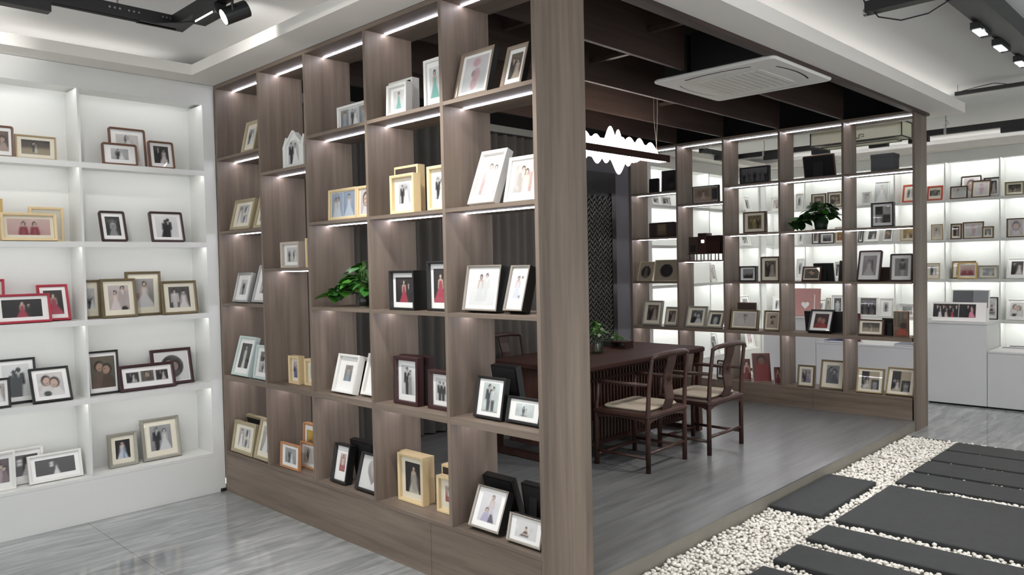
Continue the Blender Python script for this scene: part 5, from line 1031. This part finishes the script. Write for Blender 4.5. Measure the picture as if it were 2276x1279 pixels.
(9.518,5.440,0.290,0.213,0.302,12,0,0.022,'white','close_bw','white frame with grey photo beyond far bookcase, above chair',0,0,4),
(10.546,5.440,0.290,0.230,0.324,12,0,0.022,'white','pink_grid','white frame with pink grid of photos beyond far bookcase, low shelf',0,0,4),
]
for i, r_ in enumerate(ROWS): frame_thing((*r_[:13], GROUPS[r_[13]]), i)

# ================================================================== other things on the shelves
def photo_quad(name, parent, pic, o, ux, uz):
    """a printed sheet: origin o, edge vectors ux, uz"""
    o, ux, uz = (np.array(q, float) for q in (o, ux, uz)); h, w = pic.c.shape[:2]
    v = (o+np.linspace(0, 1, w)[None, :, None]*ux+np.linspace(0, 1, h)[:, None, None]*uz).reshape(-1, 3)
    i0 = (np.arange(h-1)[:, None]*w+np.arange(w-1)[None, :]).ravel(); f = np.stack([i0, i0+1, i0+w+1, i0+w], 1)
    me = bpy.data.meshes.new(name); me.from_pydata(v.tolist(), [], f.tolist()); ca = me.color_attributes.new('print', 'FLOAT_COLOR', 'POINT')
    lin = np.clip(pic.c, 0, 1).reshape(-1, 3)*.93; lin = np.where(lin <= .04045, lin/12.92, ((lin+.055)/1.055)**2.4); ca.data.foreach_set('color', np.concatenate([lin, np.ones((len(lin), 1))], 1).astype(np.float32).ravel())
    me.materials.append(MATS['photo_print']); return link(name, me, parent)
# white castle-shaped frame (local x towards -Y of the room)
ct = tag(empty('castle_frame', (2.515, 4.50, 2.2455), (0, 0, math.radians(-90))), 'white castle-shaped frame with pointed gable on the near bookcase', 'photo frame')
for x0 in (0.0, .215):
    m = MB(); w_ = .036
    m.box(x0, x0+w_, 0, .05, 0, .13); m.build('tower', 'white_lacquer', ct)
    m = MB(); m.v = [(x0-.001, -.001, .13), (x0+w_+.001, -.001, .13), (x0+w_+.001, .051, .13), (x0-.001, .051, .13), (x0+w_*.25, .015, .2), (x0+w_*.75, .015, .2), (x0+w_*.75, .035, .2), (x0+w_*.25, .035, .2)]
    m.f = [(0, 1, 5, 4), (1, 2, 6, 5), (2, 3, 7, 6), (3, 0, 4, 7), (4, 5, 6, 7), (3, 2, 1, 0)]; m.build('tower_cap', 'white_lacquer', ct)
gab = [(.037, 0), (.214, 0), (.214, .15), (.1255, .225), (.037, .15)]
MB().prism(gab, .008, .045).build('gable_body', 'white_lacquer', ct)
for a, b in (((.034, .148), (.1255, .228)), ((.1255, .228), (.217, .148))): MB().rail([(a[0], .004, a[1]), (b[0], .004, b[1])], .012, .014).build('gable_edge', 'white_lacquer', ct)
arch = [(.055, .02), (.196, .02), (.196, .13)]+[(.1255+.0705*math.cos(t), .13+.05*math.sin(t)) for t in np.linspace(0, PI, 13)][1:]
MB().prism(arch, .0055, .008).build('arch_trim', 'white_lacquer', ct)
pc = paint('couple_bw', 30, 40, 77); xx = (pc.X/pc.a-.5)*2; yy = np.maximum(0, (pc.Y-.62)/.38); pc.mask((1-np.sqrt(xx**2*.98+yy**2))*14+(pc.Y < .62)*np.where(abs(xx) < .97, 2, 0), 'e4e2de')
photo_quad('photo', ct, pc, (.062, .005, .025), (.127, 0, 0), (0, 0, .148))
# wooden block lamp on a slatted stand, far bookcase
cb = tag(empty('wooden_block_ornament', (7.57, 4.63, 1.61), (0, 0, math.radians(-90))), 'brown wooden block ornament with a tiny lit window on the far bookcase', 'ornament')
for x in (.012, .10, .19, .28, .37): bx('stand_post', 'rosewood', cb, x, x+.008, .02, .03, 0, .068); bx('stand_post', 'rosewood', cb, x, x+.008, .11, .12, 0, .068)
bx('stand_plate', 'back_brown', cb, 0, .40, 0, .14, .068, .076)
bx('block', 'back_brown', cb, .012, .13, .01, .13, .0765, .262); bx('block', 'walnut_block' if 'walnut_block' in MATS else 'rosewood', cb, .131, .235, .006, .13, .0765, .30); bx('block', 'rosewood_x', cb, .236, .395, .02, .13, .0765, .27)
bx('niche', 'slot_black', cb, .035, .10, .007, .0098, .095, .17); bx('window', 'lamp_face', cb, .175, .207, .003, .0058, .195, .222); bx('knob', 'slot_black', cb, .145, .165, .002, .0058, .195, .218)
# grey fabric box
gb = tag(empty('storage_box', (7.60, 2.65, 2.4105), (0, 0, math.radians(-90))), 'plain dark grey box on top shelf of far bookcase pillar column', 'box')
bx('body', 'box_grey', gb, 0, .20, 0, .16, 0, .125); bx('lid', 'box_grey', gb, -.003, .203, -.003, .163, .1255, .16)
# panoramic album and grey board on the tall counter
al = tag(empty('panorama_album', (9.19, 2.58, .8905), (-math.radians(14), 0, math.radians(-90))), 'wide white panoramic album with wedding scenes on the tall white counter', 'album')
bx('block', 'card_white', al, 0, .515, .001, .02, 0.006, .215)
pc = Pic(70, 26, '171519', 3, '2a2527', .2); [pc.bride(pc.a*(.16+.14*q), -.1, .95, ('d9d4d2', 'c9b6b0', 'b03a48')[q % 3], wide=.2) for q in range(3)]; [pc.man(pc.a*(.1+.15*q), -.06, .98, '1a181c') for q in range(4)]; pc.rect(pc.a*.6, pc.a*.615, 0, 1, 'dddddd'); pc.bride(pc.a*.9, 0, .85, 'd98a98'); pc.man(pc.a*.82, 0, .95, '101014')
photo_quad('photo', al, pc, (.01, 0, .05), (.41, 0, 0), (0, 0, .145))
ab = tag(empty('sample_board', (9.30, 2.42, .8905), (-math.radians(10), 0, math.radians(-90))), 'grey two-tone sample board behind the panoramic album', 'board')
bx('board', 'card_white', ab, 0, .36, 0, .012, .002, .345); bx('dark_panel', 'box_grey', ab, .012, .21, -.001, -.0002, .15, .335); bx('grey_panel', 'card_grey', ab, .211, .35, -.001, -.0002, .15, .335)
# pink box with white heart
pk = tag(empty('gift_box', (9.30, 4.32, .8905), (-math.radians(6), 0, math.radians(-90))), 'dusty pink gift box with a white heart on the tall white counter', 'box')
bx('body', 'card_pink', pk, 0, .45, .0012, .05, .006, .345)
hp = [(math.copysign(abs(math.sin(t))**3, math.sin(t))*.05, (13*math.cos(t)-5*math.cos(2*t)-2*math.cos(3*t)-math.cos(4*t))*.05/16) for t in np.linspace(0, 2*PI, 30)[:-1]]
MB().prism([(.28+x, .14+z) for x, z in hp], .0, .0011).build('heart', 'card_white', pk); bx('ribbon', 'card_white', pk, .39, .40, 0, .0011, .01, .27)
mr = tag(empty('album_box', (9.38, 3.70, .6005), (0, 0, math.radians(-90))), 'maroon album box standing on the low white counter', 'album'); bx('cover', 'album_maroon', mr, 0, .30, 0, .003, 0, .335); bx('pages', 'card_white', mr, .006, .297, .0032, .038, .004, .33); bx('cover', 'album_maroon', mr, 0, .30, .0382, .041, 0, .335)
bl = tag(empty('document_folder', (9.14, 3.62, .6005)), 'blue folder lying on the low white counter', 'folder'); bx('cover', 'folder_blue', bl, 0, .22, -.12, .12, .022, .026); bx('cover', 'folder_blue', bl, 0, .22, -.12, .12, 0, .004); bx('pages', 'card_white', bl, .004, .216, -.116, .116, .0042, .0218)
b2 = tag(empty('document_folder', (9.16, 2.86, .6005)), 'grey-blue folder on the low counter beside the far bookcase end panel', 'folder'); bx('cover', 'folder_grey', b2, 0, .26, -.1, .1, .016, .02); bx('cover', 'folder_grey', b2, 0, .26, -.1, .1, 0, .004); bx('pages', 'card_white', b2, .004, .256, -.096, .096, .0042, .0158)
for k, (x, y, lab) in enumerate(((9.28, 1.83, 'white album block lying flat at the front of the low white counter'), (9.46, 1.80, 'small flat frame lying behind the white album block on the low counter'))):
    a_ = tag(empty('flat_album', (x, y, .6005), (0, 0, .1*k)), lab, 'album'); bx('block', 'card_white', a_, -.07, .07, -.13, .13, 0, .03); bx('cover_photo', 'box_grey' if k else 'card_grey', a_, -.05, .05, -.1, .1, .0302, .0312)
